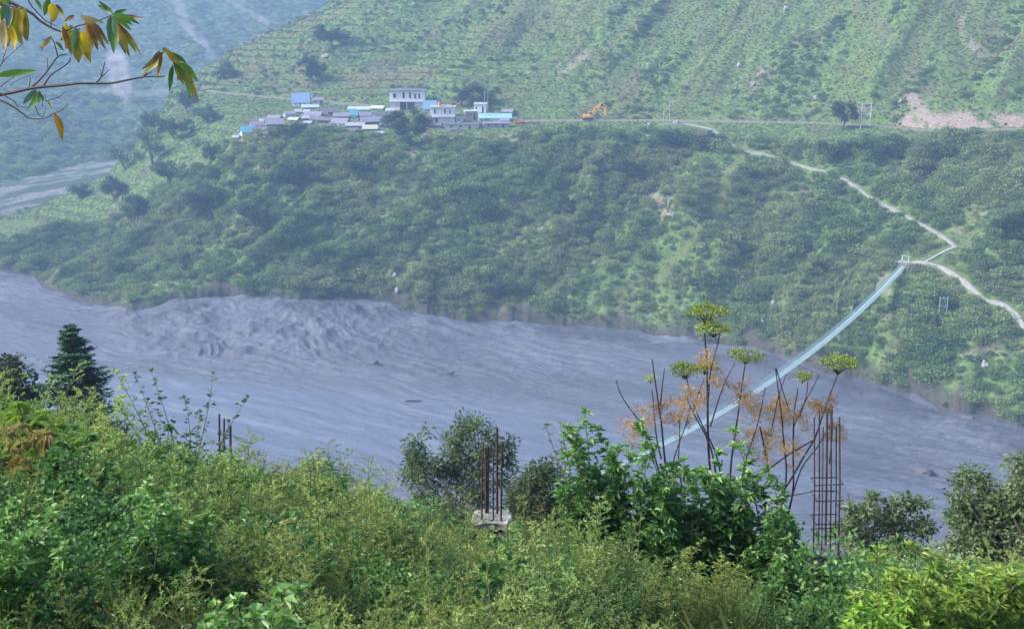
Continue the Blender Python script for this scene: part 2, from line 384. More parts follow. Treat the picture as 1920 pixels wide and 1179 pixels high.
def grid_faces(nr, nc):
    i = np.arange(nr - 1)[:, None] * nc + np.arange(nc - 1)[None, :]
    return np.stack([i, i + 1, i + nc + 1, i + nc], -1).reshape(-1, 4)
V = np.stack([GX, GY, GZ], -1).reshape(-1, 3)
mask = np.stack([bare.ravel(), light.ravel(), gr.ravel(), np.ones(bare.size)], 1)
me = mesh_np('hillside', V, grid_faces(NR, NA), [m_hill], None, {'mask': mask, 'dry': dry.ravel(), 'cliff': cliff.ravel()}, True)
tag(link('hillside', me), 'far valley side, green scrub slope with terraces above the river', kind='structure')

# ------------------------------------------------------------------ river of mud
foot_px = [(-500, 560), (-200, 560), (0, 560), (80, 600), (160, 650), (300, 684), (450, 690), (600, 690), (700, 688), (800, 668), (900, 645), (1000, 625), (1100, 618), (1200, 628), (1300, 642), (1400, 658), (1460, 673), (1540, 705), (1620, 717), (1700, 747), (1790, 781), (1920, 808), (2400, 905)]
KF = curve([(a, b_, RIV) for a, b_ in foot_px], 'z')
yf = np.minimum(np.interp(AZ, KF[0], KF[1]), y1 - 2)
NRV = 340
t = np.linspace(0, 1, NRV)[:, None]
RY = 125 + (y1 + 12 - 125) * t ** 1.0; RX = RY * AZ[None, :]
wall = np.clip((RY - yf) / (y1 - yf), 0, 1)
hw = smooth1(z1, 41) - RIV; hwn = (z1 - RIV) - hw
fl = (RX * 0.86 - RY * 0.5); fc = (RX * 0.5 + RY * 0.86)                    # along and across the flow
wx = 9 * fbm(RX * 0.018, RY * 0.018, 101, 3); wy = 9 * fbm(RX * 0.018 + 5, RY * 0.018, 102, 3)
px_r, py_r = proj(np.stack([RX, RY, np.full_like(RX, RIV)], -1))
smoothband = np.clip(sm(py_r, np.interp(px_r, [0, 200, 700, 1000, 1300, 1500, 1920], [600, 690, 700, 730, 830, 880, 935]), np.interp(px_r, [0, 200, 700, 1000, 1300, 1500, 1920], [640, 705, 720, 760, 860, 900, 950])), 0, 1)
roughm = 1 - smoothband
RZ = RIV + hw[None, :] * (wall ** 1.2) + hwn[None, :] * sm(wall, .9, 1)
rid = ridged((fl + wx) * 0.045, (fc + wy) * 0.10, 111, 4)
RZ = RZ + roughm * (1.3 * (rid - 0.6) + 1.0 * fbm((fl + wx) * 0.09, (fc + wy) * 0.5, 121, 4)) * (0.2 + 0.8 * sm(fbm(RX * .012, RY * .012, 7, 2), -.3, .3))
RZ = RZ + smoothband * (0.30 * fbm((fl + wx) * 0.03, (fc + wy) * 0.3, 131, 4) + 0.28 * fbm((fl) * 0.15, (fc + wy) * 0.7, 137, 3))
dg = RX * 0.11 + RY * 0.10 + 2.2 * fbm(RX * .03, RY * .03, 4, 3)                                                    # slumped streaks on the mud wall
RZ = RZ + sm(wall, 0, 0.25) * np.clip(hw[None, :] / 8, 0, 1) * (1.5 * (ridged(dg * 1.6, (RX - RY) * 0.07, 141, 4) - 0.55) + 1.3 * fbm(RX * .2, RY * .2, 145, 5))
RZ = RZ + 0.6 * (ridged((fl + wx) * .10, (fc + wy) * .60, 151, 4) - .5) * roughm * sm(fbm(RX * .03, RY * .03, 153, 3), -.25, .2)
base_ = RIV + hw[None, :] * (wall ** 1.2) + hwn[None, :] * sm(wall, .9, 1); RZ = base_ + (RZ - base_) * (1 - .9 * sm(wall, .85, 1.0))
# bank lip and lumps
lump = (1 - sm(np.abs(RY - (y1 - 5)), 0, 9)) * (0.6 + fbm(RX * .09, RY * .09, 161, 3)) * 1.0
RZ = RZ + lump * np.clip(1 - hw[None, :] / 8, 0, 1) * sm(AZ, 0.0, 0.2)[None, :] * 1.3
wet = sm(fbm((fl + wx) * 0.02, (fc + wy) * 0.12, 171, 4), -0.25, 0.35)
pale = sm(py_r, np.interp(px_r, [200, 1000, 1500, 1920], [690, 740, 880, 935]), np.interp(px_r, [200, 1000, 1500, 1920], [720, 780, 905, 955])) * (1 - sm(py_r, np.interp(px_r, [0, 600, 1000, 1500, 1920], [820, 860, 860, 900, 960]) - 15, np.interp(px_r, [0, 600, 1000, 1500, 1920], [860, 900, 900, 920, 975])))
crack = sm(ridged((fl + 1.4 * wx) * 0.028, (fc + 1.4 * wy) * 0.22, 191, 4), 0.80, 0.92) * sm(fbm(RX * .02, RY * .02, 195, 3), -.2, .2) * np.clip(roughm + .25, 0, 1)
streak = ramp_s = sm(fbm((fl + wx) * 0.010, (fc + wy) * 0.22, 181, 4), 0.1, 0.5)
m_mud, nt, b = new_mat('river_mud')
mp = attr(nt, 'mask', 'Color'); sp = N(nt, 'ShaderNodeSeparateColor'); nt.links.new(mp, sp.inputs[0])
fine = noise(nt, 0.8, 7, 0.65, stretch=((0, 0, math.radians(-30)), (0.5, 1.6, 1)))
c = ramp(nt, fine, [(0.3, (0.070, 0.081, 0.108)), (0.5, (0.108, 0.123, 0.16)), (0.72, (0.16, 0.178, 0.225))])
c = mixc(nt, math_(nt, 'MULTIPLY', sp.outputs[0], 0.45), c, (0.045, 0.05, 0.068))
c = mixc(nt, math_(nt, 'MULTIPLY', sp.outputs[1], 0.6), c, (0.155, 0.182, 0.255))  # smooth flow: sky reflection put into the mud colour as paler blue
c = mixc(nt, math_(nt, 'MULTIPLY', sp.outputs[2], 0.5), c, (0.23, 0.26, 0.32))
nt.links.new(c, b.inputs['Base Color'])
rr = N(nt, 'ShaderNodeMapRange'); nt.links.new(sp.outputs[1], rr.inputs[0]); rr.inputs[3].default_value = 0.75; rr.inputs[4].default_value = 0.34; nt.links.new(rr.outputs[0], b.inputs['Roughness'])
bp = N(nt, 'ShaderNodeBump'); bp.inputs['Strength'].default_value = 0.7; bp.inputs['Distance'].default_value = 0.35
nt.links.new(fine, bp.inputs['Height']); nt.links.new(bp.outputs[0], b.inputs['Normal'])
shelf = sm(RY, y1 - 26, y1 - 4) * sm(fbm(RX * .08, RY * .12, 197, 4), -.25, .2)
RZ = RZ + shelf * .9 * (ridged(RX * .16, RY * .16, 199, 4) - .35) * (1 - sm(RY, y1 - 3, y1))
mask = np.stack([np.clip(wet * roughm * .7 + crack * 1.3 + shelf * 1.5, 0, 1.7).ravel(), pale.ravel(), (streak * smoothband * pale).ravel(), np.ones(RZ.size)], 1)
me = mesh_np('river', np.stack([RX, RY, RZ], -1).reshape(-1, 3), grid_faces(NRV, NA), [m_mud], None, {'mask': mask}, True)
tag(link('river', me), 'wide river of grey mud flowing through the valley', kind='structure')

# ------------------------------------------------------------------ near slope the camera stands on
sk = [(-500, 740), (0, 775), (150, 795), (300, 840), (400, 880), (560, 915), (700, 945), (960, 985), (1100, 1010), (1500, 1050), (1700, 1060), (1920, 1090), (2400, 1100)]
ska = curve([(a, b_, 16) for a, b_ in sk], 'Y')
def tsk(a): return np.interp(a, ska[0], -ska[2] / 16.0)
def nz(x, y):
    """near ground height"""
    x = np.asarray(x, float); y = np.asarray(y, float); a = np.clip(x / np.maximum(y, 3), -1.2, 1.2); t = tsk(a)
    c = (2.8 - 5 * t) / 0.69; yy = np.maximum(y, 0)
    z = -t * yy - c * np.clip(1 - yy / 16, 0, 1) - 1.05 - 0.13 * np.maximum(y - 16, 0)
    z = z + np.where(y < 2.2, (2.2 - y) * 0.16, 0) + 0.12 * fbm(x * 0.5, y * 0.5, 201, 3)
    z = z + np.clip((y - 30) / 60, 0, 1) * 2.2 * fbm(x * 0.06, y * 0.06, 205, 3)
    return z
A2 = np.linspace(-1.0, 1.0, 260); Y2 = np.concatenate([np.linspace(2.0, 18, 60), np.geomspace(18.4, 275, 90)])
NY, NAz = np.meshgrid(Y2, A2, indexing='ij'); NX = NY * NAz
NZ = np.maximum(nz(NX, NY), RIV - 6)
# a patch behind and under the camera
B_x, B_y = np.meshgrid(np.linspace(-14, 14, 40), np.linspace(-12, 2.6, 24), indexing='xy')
B_z = nz(B_x, B_y)
m_near, nt, b = new_mat('near_soil')
c = ramp(nt, noise(nt, 2.0, 6, 0.7), [(0.3, (0.02, 0.025, 0.012)), (0.6, (0.045, 0.055, 0.025)), (0.8, (0.08, 0.065, 0.04))])
nt.links.new(c, b.inputs['Base Color']); b.inputs['Roughness'].default_value = 1
V = np.vstack([np.stack([NX, NY, NZ], -1).reshape(-1, 3), np.stack([B_x, B_y, B_z - 0.02], -1).reshape(-1, 3)])
me = mesh_np('near_slope', V, [np.vstack([grid_faces(*NX.shape), grid_faces(24, 40) + NX.size])], [m_near], None, None, True)
tag(link('near_slope', me), 'overgrown near slope falling from the camera to the river', kind='structure')

# ------------------------------------------------------------------ far mountains and upstream bed
FA = np.linspace(-0.75, 0.75, 560)
fY0 = 585.0
prof_Y = [560, 640, 735, 800, 960, 1200, 1500, 1900, 2400]
def tz_(py, Y, px=100): x, y, z = [float(c) for c in ray(px, py)]; return z / y * Y
prof = [RIV + 4, tz_(352, 640), tz_(312, 735), tz_(270, 800), tz_(180, 960), tz_(60, 1200), tz_(-150, 1500), tz_(-330, 1900), tz_(-250, 2400)]
FYr = np.concatenate([np.linspace(560, 1500, 300), np.linspace(1506, 2400, 60)])
FYg, FAg = np.meshgrid(FYr, FA, indexing='ij'); FX = FYg * FAg
FZ = np.interp(FYg, prof_Y, prof)
FZ += sm(FYg, 740, 850) * (34 * (ridged(FX * 0.0055 + FYg * 0.003, FYg * 0.003, 301, 5) - 0.5) + 9 * fbm(FX * 0.02, FYg * 0.02, 311, 4))
FZ += (1 - sm(FYg, 740, 850)) * 1.6 * fbm(FX * .05 + FYg * .02, FYg * .09, 321, 4)
FZ -= 80 * sm(FAg, -0.19, -0.05) * (1 - sm(FYg, 1200, 1600))
fpx, fpy = proj(np.stack([FX, FYg, FZ], -1))
fbare = np.maximum(band(fpx, fpy, [(215, 112), (222, 140), (228, 168)], 20), 0.75 * band(fpx, fpy, [(330, -10), (345, 40), (370, 70), (395, 105)], 9))
fbare = np.maximum(fbare, 0.5 * band(fpx, fpy, [(170, 170), (260, 176), (330, 172)], 5))
fbare = np.maximum(fbare, 0.35 * band(fpx, fpy, [(430, 0), (500, 40)], 6))
fbare *= 0.6 + 0.4 * sm(fbm(fpx * .1, fpy * .1, 77, 3), -.2, .3)
bed = (1 - sm(FYg, 715, 745)) * sm(fpy, 395, 372)
bed = sm(fpy + 5 * fbm(fpx * .03, fpy * .03, 341, 3), np.interp(fpx, [-300, 0, 180, 400], [380, 342, 300, 280]), np.interp(fpx, [-300, 0, 180, 400], [386, 348, 306, 286])) * (FYg < 900)
wetl = np.maximum(sm(fbm((FX + FYg) * 0.010, (FYg - 1.6 * FX) * 0.07, 331, 5), -0.08, 0.08), 1 - sm(FYg, 560, 600))
m_mt, nt, b = new_mat('far_mountain')
msk = attr(nt, 'mask', 'Color'); sp = N(nt, 'ShaderNodeSeparateColor'); nt.links.new(msk, sp.inputs[0])
c = ramp(nt, noise(nt, 0.16, 7, 0.72), [(0.40, (0.008, 0.022, 0.012)), (0.5, (0.035, 0.072, 0.026)), (0.60, (0.12, 0.18, 0.06))])
fine = noise(nt, 0.4, 5, 0.7)
gra = ramp(nt, fine, [(0.3, (0.14, 0.14, 0.14)), (0.7, (0.30, 0.29, 0.28))])
gra = mixc(nt, sp.outputs[2], gra, (0.05, 0.085, 0.035))
c = mixc(nt, sp.outputs[1], c, gra)
c = mixc(nt, sp.outputs[0], c, ramp(nt, fine, [(0.3, (0.26, 0.22, 0.22)), (0.7, (0.42, 0.37, 0.36))]))
nt.links.new(c, b.inputs['Base Color']); b.inputs['Roughness'].default_value = 0.95
bp = N(nt, 'ShaderNodeBump'); bp.inputs['Strength'].default_value = 1.0; bp.inputs['Distance'].default_value = 2.0
nt.links.new(fine, bp.inputs['Height']); nt.links.new(bp.outputs[0], b.inputs['Normal'])
mask = np.stack([fbare.ravel(), bed.ravel(), wetl.ravel(), np.ones(FZ.size)], 1)
me = mesh_np('mountain', np.stack([FX, FYg, FZ], -1).reshape(-1, 3), grid_faces(*FX.shape), [m_mt], None, {'mask': mask}, True)
tag(link('mountain', me), 'distant hazy blue mountain side above the upstream river bed', kind='structure')

# ------------------------------------------------------------------ scattering (stuff only)
def scatter(name, tpls, mats, P, rot, scl, pick, label):
    """one object: template plants plus points; geometry nodes put the plants on the points"""
    Vs, Ts, Qs, tints, ms_t, ms_q, tid = [], [], [], [], [], [], []; n = 0
    for i, mb in enumerate(tpls):
        V, T, Q, tt, m = mb.arrays(); Vs.append(V); Ts.append(T + n); Qs.append(Q + n); tints.append(tt)
        ms_t.append(m[:len(T)]); ms_q.append(m[len(T):]); tid.append(np.full(len(V), i)); n += len(V)
    k = len(P)
    V = np.concatenate(Vs + [np.asarray(P)]); tid = np.concatenate(tid + [np.full(k, -1)]).astype(np.int32)
    z3 = np.zeros((n, 3)); z1_ = np.zeros(n)
    me = mesh_np(name, V, [np.concatenate(Ts), np.concatenate(Qs)], mats, np.concatenate(ms_t + ms_q),
                 {'tint': np.concatenate(tints + [np.full(k, 0.5)]), 'tid': tid, 'rot': np.vstack([z3, rot]),
                  'scl': np.concatenate([z1_, scl]), 'pick': np.concatenate([z1_, pick]).astype(np.int32)})
    o = link(name, me); tag(o, label, kind='stuff')
    ng = bpy.data.node_groups.new(name, 'GeometryNodeTree')
    ng.interface.new_socket('Geometry', in_out='INPUT', socket_type='NodeSocketGeometry')
    ng.interface.new_socket('Geometry', in_out='OUTPUT', socket_type='NodeSocketGeometry')
    nn = ng.nodes; L = ng.links.new
    gi = nn.new('NodeGroupInput'); go = nn.new('NodeGroupOutput')
    def na(nm, t):
        a = nn.new('GeometryNodeInputNamedAttribute'); a.data_type = t; a.inputs[0].default_value = nm; return a.outputs[0]
    cmp_ = nn.new('FunctionNodeCompare'); cmp_.data_type = 'INT'; cmp_.operation = 'LESS_THAN'
    ins = [s for s in cmp_.inputs if s.type == 'INT']; L(na('tid', 'INT'), ins[0]); ins[1].default_value = 0
    sep = nn.new('GeometryNodeSeparateGeometry'); sep.domain = 'POINT'; L(gi.outputs[0], sep.inputs[0]); L(cmp_.outputs[0], sep.inputs[1])
    sp_ = nn.new('GeometryNodeSplitToInstances'); sp_.domain = 'POINT'; L(sep.outputs[1], sp_.inputs[0]); L(na('tid', 'INT'), sp_.inputs['Group ID'])
    ip = nn.new('GeometryNodeInstanceOnPoints'); L(sep.outputs[0], ip.inputs['Points']); L(sp_.outputs[0], ip.inputs['Instance'])
    ip.inputs['Pick Instance'].default_value = True; L(na('pick', 'INT'), ip.inputs['Instance Index'])
    L(na('rot', 'FLOAT_VECTOR'), ip.inputs['Rotation']); L(na('scl', 'FLOAT'), ip.inputs['Scale'])
    L(ip.outputs[0], go.inputs[0])
    md = o.modifiers.new('scatter', 'NODES'); md.node_group = ng
    return o
def unit(v): return v / (np.linalg.norm(v, axis=-1, keepdims=True) + 1e-9)
def rdir(n, up=0.0):
    d = rng.normal(size=(n, 3)); d[:, 2] += up; return unit(d)

# ---- plant templates
def bush_tpl(w, h, n, leaf, seed, lobes=5):
    r = np.random.default_rng(seed); mb = MB()
    c = np.stack([r.uniform(-.3, .3, lobes) * w, r.uniform(-.3, .3, lobes) * w, r.uniform(.25, .65, lobes) * h], 1); rad = r.uniform(.22, .4, lobes)
    li = r.integers(0, lobes, n); d = unit(r.normal(size=(n, 3)) + [0, 0, .35]); q = r.uniform(.65, 1.05, n) ** .5
    P = c[li] + d * (rad[li] * q)[:, None] * [w, w, h]
    D = unit(d + r.normal(size=(n, 3)) * .8 + [0, 0, -.2]); Nn = unit(d + r.normal(size=(n, 3)) * .5 + [0, 0, .5])
    L = leaf * r.uniform(.6, 1.4, n); mb.leaves(P, D, Nn, L, L * .7, tint=np.clip(r.normal(.5, .2, n) + (li % 3 - 1) * .08, 0, 1)); return mb
def tuft_tpl(h, n, wd, seed, spread=.5):
    r = np.random.default_rng(seed); mb = MB()
    P = np.stack([r.normal(0, .12, n) * spread * 2, r.normal(0, .12, n) * spread * 2, np.zeros(n)], 1)
    D = unit(np.stack([r.normal(0, spread, n), r.normal(0, spread, n), np.ones(n)], 1)); L = h * r.uniform(.5, 1.1, n)
    mb.leaves(P, D, unit(r.normal(size=(n, 3))), L, wd * r.uniform(.6, 1.3, n), tint=np.clip(r.normal(.5, .22, n), 0, 1), droop=.25); return mb
def herb_tpl(h, seed, nb=26, per=16, L=.034, W=.009, bend=.25, flower=0.0, side=.3, ang=.9, stems=1):
    """feathery upright weed"""
    r = np.random.default_rng(seed); mb = MB()
    for s in range(stems):
        az = r.uniform(0, 6.28); b0 = np.array([r.normal(0, .05), r.normal(0, .05), 0]) * (stems > 1)
        lean = np.array([math.cos(az), math.sin(az), 0]) * bend * h * r.uniform(.3, 1); t = np.linspace(0, 1, 6)
        hh = h * r.uniform(.75, 1.05)
        S = b0 + np.stack([lean[0] * t ** 2, lean[1] * t ** 2, hh * t], 1); mb.tube(S, np.linspace(.006, .0015, 6), 3, tint=r.uniform(.3, .6), m=1, cap=False)
        for k in range(nb):
            u = .18 + .8 * (k + r.uniform(0, 1)) / nb; p = np.array([np.interp(u, t, S[:, j]) for j in range(3)])
            a = k * 2.4 + r.uniform(-.4, .4); el = ang * r.uniform(.5, 1.1); bl = side * h * (1.1 - u) * r.uniform(.6, 1.15) + .04
            d = np.array([math.cos(a) * math.cos(el), math.sin(a) * math.cos(el), math.sin(el)]); e = p + d * bl + [0, 0, -.15 * bl]
            q = np.linspace(0, 1, per) ** .8; Q = p + (e - p) * q[:, None] + np.array([0, 0, 1]) * (q * (1 - q) * .25 * bl)[:, None]
            if bl > .1: mb.tube([p, (p + e) / 2 + [0, 0, .06 * bl], e], [.0025, .002, .001], 3, tint=.5, m=1, cap=False)
            D = unit(d + r.normal(size=(per, 3)) * .75); l = L * r.uniform(.6, 1.3, per)
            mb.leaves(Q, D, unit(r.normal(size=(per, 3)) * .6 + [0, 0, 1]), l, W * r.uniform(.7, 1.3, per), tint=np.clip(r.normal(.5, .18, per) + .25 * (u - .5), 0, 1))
            if r.random() < flower:
                f = e + r.normal(size=(5, 3)) * .02; mb.leaves(f, rdir(5, .5), rdir(5), .012, .011, tint=.9, m=2)
    return mb
def leafy_tpl(h, seed, L=.09, W=.042, nodes=11, stems=3, lean=.3, droop=.25, per=3, side=.0, flower=0):
    r = np.random.default_rng(seed); mb = MB()
    for s in range(stems):
        az = r.uniform(0, 6.28); hh = h * r.uniform(.65, 1.05); t = np.linspace(0, 1, 7)
        ln = np.array([math.cos(az), math.sin(az)]) * lean * h * r.uniform(.2, 1.1)
        S = np.stack([r.normal(0, .05) + ln[0] * t ** 1.6, r.normal(0, .05) + ln[1] * t ** 1.6, hh * t], 1); mb.tube(S, np.linspace(.008, .002, 7), 3, tint=.5, m=1, cap=False)
        for k in range(nodes):
            u = .15 + .85 * k / (nodes - 1); p = np.array([np.interp(u, t, S[:, j]) for j in range(3)]); sc_ = 1.1 - .6 * abs(u - .45) - .3 * (u > .9)
            n = per + (u > .95) * 3; a = k * 1.57 + r.uniform(-.5, .5) + np.arange(n) * 6.28 / n; el = r.uniform(-.2, .6, n) + (u > .9) * .5
            D = np.stack([np.cos(a) * np.cos(el), np.sin(a) * np.cos(el), np.sin(el)], 1); off = side * h * (1 - u) * r.uniform(.3, 1, n)[:, None]
            l = L * sc_ * r.uniform(.7, 1.25, n)
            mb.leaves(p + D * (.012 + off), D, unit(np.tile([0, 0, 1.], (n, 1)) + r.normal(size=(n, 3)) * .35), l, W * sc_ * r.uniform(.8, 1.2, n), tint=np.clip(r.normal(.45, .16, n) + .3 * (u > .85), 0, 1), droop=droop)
    return mb

# ------------------------------------------------------------------ vegetation of the far valley side
M_scrub = leaf_mat('scrub_leaves', [(0.045, 0.10, 0.045), (0.095, 0.18, 0.065), (0.17, 0.27, 0.09), (0.30, 0.37, 0.14)], .25, ((0.30, 0.30, 0.15), .85), 0.028, .8, .45)
M_scrub_d = leaf_mat('dark_tree_leaves', [(0.022, 0.048, 0.03), (0.045, 0.085, 0.042), (0.10, 0.15, 0.065)], .15, None, 1, .8, .1)
M_hgrass = leaf_mat('hill_grass', [(0.085, 0.135, 0.048), (0.13, 0.19, 0.065), (0.18, 0.235, 0.085), (0.23, 0.27, 0.115)], .2, ((0.16, 0.15, 0.085), .8), 0.022, .9, .3)
M_bark = plain('bark', (0.10, 0.085, 0.07), (0.05, 0.042, 0.036), 12, .95, .5)
KIDf, AZf = KID, AZ
cellA = (np.abs(np.diff(GY, axis=0))[:, :-1] * np.hypot(1, np.diff(GZ, axis=0)[:, :-1] / (np.abs(np.diff(GY, axis=0))[:, :-1] + .01))) * (GY[:-1, :-1] * (AZ[1] - AZ[0]))
def hpoints(n, w):
    """random points over the hillside, w = weight per grid cell"""
    p = (cellA * w[:-1, :-1]).ravel(); p = p / p.sum(); c = rng.choice(p.size, n, p=p); r_, a_ = np.divmod(c, NA - 1); u, v = rng.random(n), rng.random(n)
    def bl(G): return (G[r_, a_] * (1 - u) * (1 - v) + G[r_ + 1, a_] * u * (1 - v) + G[r_, a_ + 1] * (1 - u) * v + G[r_ + 1, a_ + 1] * u * v)
    return np.stack([bl(GX), bl(GY), bl(GZ)], 1), bl(KID)
nobare = (1 - 0.97 * np.maximum(np.maximum(bare, .8 * cliff), gr))
for ln, w_ in ((GULLY, 8), (GULLY2, 6), ([(300, 335), (430, 280)], 7), ([(5, 428), (60, 422)], 10)): nobare = nobare * (1 - .9 * band(px_, py_, ln, w_))
for ln, w_ in (([(1650, 545), (1700, 497)], 16), (PATH_A, 8), (PATH_B, 8), (PATH_C, 12)): nobare = nobare * (1 - band(px_, py_, ln, w_))
village = band(px_, py_, [(455, 258), (500, 240), (560, 215), (600, 225), (700, 225), (760, 205)], 20); village = np.maximum(village, band(px_, py_, [(760, 200), (850, 222), (960, 232)], 16))
inview = ((px_ > -260) & (px_ < 2180) & (py_ > -120)).astype(float)
wl = inview * (KID > 1.0) * (KID < 3.05) * nobare * (1 - .7 * light) * (1 - .8 * village) * (0.4 + sm(fbm((GX - GY) * .05, (GX + GY) * .015, 401, 4), -.25, .25))
bush = [bush_tpl(3.4, 1.5, 300, .36, s, 7) for s in range(4)] + [bush_tpl(2.0, 1.7, 200, .34, 11 + s, 4) for s in range(2)] + [bush_tpl(5.2, 3.0, 620, .42, 21 + s, 12) for s in range(2)]
P, kd = hpoints(25000, wl)
k = len(P); s = .3 + .9 * rng.random(k) ** 1.8 * (1 + .4 * (fbm(P[:, 0] * .05, P[:, 1] * .05, 405, 2) > .15)); P[:, 2] -= .25
scatter('scrub', bush, [M_scrub], P, np.stack([rng.normal(0, .1, k), rng.normal(0, .1, k), rng.uniform(0, 6.28, k)], 1), s, rng.integers(0, 8, k), 'dense green scrub covering the bank below the village')
wu = inview * (KID > 4.9) * (KID < 7.2) * nobare * (0.03 + (.45 + .55 * sm(AZ, -.05, .12)[None, :]) * sm(-streaky, .08, .3)) * (1 - .7 * dry) * (1 - .6 * light)
P, kd = hpoints(5500, wu); k = len(P); P[:, 2] -= .35
M_hshrub = leaf_mat('hill_shrub_leaves', [(0.05, 0.10, 0.04), (0.09, 0.155, 0.055), (0.15, 0.22, 0.08), (0.24, 0.29, 0.12)], .25, ((0.18, 0.2, 0.08), .6), 0.04, .85, .45)
scatter('hill_shrubs', bush, [M_hshrub], P, np.stack([rng.normal(0, .1, k), rng.normal(0, .1, k), rng.uniform(0, 6.28, k)], 1), rng.uniform(.2, .75, k), rng.integers(0, 8, k), 'low shrubs over the slopes above the road')
wg = inview * (KID > 1.0) * (KID < 7.3) * nobare * (1 - village * .8) * (0.4 + .6 * (KID > 3)) * (1 + 1.2 * light)
tufts = [tuft_tpl(.6, 40, .12, 30 + s, .8) for s in range(4)]
P, kd = hpoints(110000, wg); k = len(P); P[:, 2] -= .05
scatter('hill_grass', tufts, [M_hgrass], P, np.stack([np.zeros(k), np.zeros(k), rng.uniform(0, 6.28, k)], 1), rng.uniform(.4, 1.15, k), rng.integers(0, 4, k), 'rough grass over the terraces and far slopes')
# scrub on the distant mountain
n = 16000; ia = rng.integers(0, FX.shape[0] - 70, n); ja = rng.integers(0, FX.shape[1] // 2 + 60, n)
ok = (fbare[ia, ja] < .2) & (bed[ia, ja] < .3) & (fbm(FX[ia, ja] * .02, FYg[ia, ja] * .02, 421, 3) > -.25); ia, ja = ia[ok], ja[ok]
P = np.stack([FX[ia, ja], FYg[ia, ja], FZ[ia, ja] - .3], 1) + np.concatenate([rng.uniform(-1.5, 1.5, (len(ia), 2)), np.zeros((len(ia), 1))], 1); k = len(P)
scatter('mountain_scrub', bush, [M_scrub], P, np.stack([np.zeros(k), np.zeros(k), rng.uniform(0, 6.28, k)], 1), rng.uniform(.8, 2.1, k), rng.integers(0, 8, k), 'scrub and woods over the distant mountain side')

# ---- trees one can tell apart on the far side
def crown_tree(name, label, cat, base, H, Wd, lobes, nclus, nleaf, leaf, lm, group=None, trunk_r=None, seed=0, crown0=.3, sparse=1.0, lw=.5, bark=None, flat=1.0, stems=1):
    r = np.random.default_rng(seed + 1000); t = thing(name, label, cat, base, 0, group)
    tb, lf = MB(), MB(); R = trunk_r or H * .025
    C = []
    for (lx, lz, lr) in lobes:                                   # lobes in crown units
        m = max(1, int(nclus * lr * lr / sum(q[2] ** 2 for q in lobes)))
        d = unit(r.normal(size=(m, 3))); q = r.uniform(.25, 1, m) ** .6
        C.append(np.array([lx * Wd, r.uniform(-.15, .15) * Wd, lz * H]) + d * q[:, None] * lr * np.array([Wd, Wd, H * flat * .9]))
    C = np.concatenate(C); C = C[C[:, 2] > H * crown0 * .7]
    st = []
    for s in range(stems):
        top = np.array([r.normal(0, .08) * Wd * (1 + stems * .5), r.normal(0, .08) * Wd * (1 + stems * .5), H * .72])
        tt = np.linspace(0, 1, 7)[:, None]; S = top * tt + np.array([r.normal(0, .03) * H, r.normal(0, .03) * H, 0]) * np.sin(tt * 3.1); S[0, 2] = -.3; S += np.array([s * R * 2 - (stems - 1) * R, 0, 0])
        tb.tube(S, np.linspace(R, R * .3, 7) / (1 if stems == 1 else 1.6), 6, cap=False); st.append(S)
    for c in C:
        S = st[r.integers(0, len(st))]; u = np.clip(c[2] / H - r.uniform(.15, .35), crown0 * .5, .95) / .72; u = min(u, 1) * 6
        i = int(min(u, 5)); p = S[i] + (S[i + 1] - S[i]) * (u - i); m_ = (p + c) / 2 + np.array([0, 0, .08 * np.linalg.norm(c - p)]) + r.normal(size=3) * .03 * H
        tb.tube([p, m_, c], [R * .28, R * .16, R * .06], 3, cap=False)
    k = int(nleaf); ci = r.integers(0, len(C), k); sp = Wd * .075 * sparse
    off = r.normal(size=(k, 3)) * sp * [1.15, 1.15, .8]; P = C[ci] + off
    D = unit(off + r.normal(size=(k, 3)) * sp * .8 + [0, 0, -.3 * sp]); Nn = unit(r.normal(size=(k, 3)) * .6 + [0, 0, 1])
    L = leaf * r.uniform(.6, 1.3, k); ctint = r.normal(0, .12, len(C)); lf.leaves(P, D, Nn, L, L * lw, tint=np.clip(.5 + ctint[ci] + r.normal(0, .15, k), 0, 1))
    tb.build('trunk', bark or M_bark, t); lf.build('crown', lm, t); return t
def gpt(px, py): return hit(px, py)
M_midleaf = leaf_mat('mid_green_leaves', [(0.035, 0.075, 0.03), (0.075, 0.14, 0.05), (0.15, 0.22, 0.075)], .2, None, 1, .8, .2)
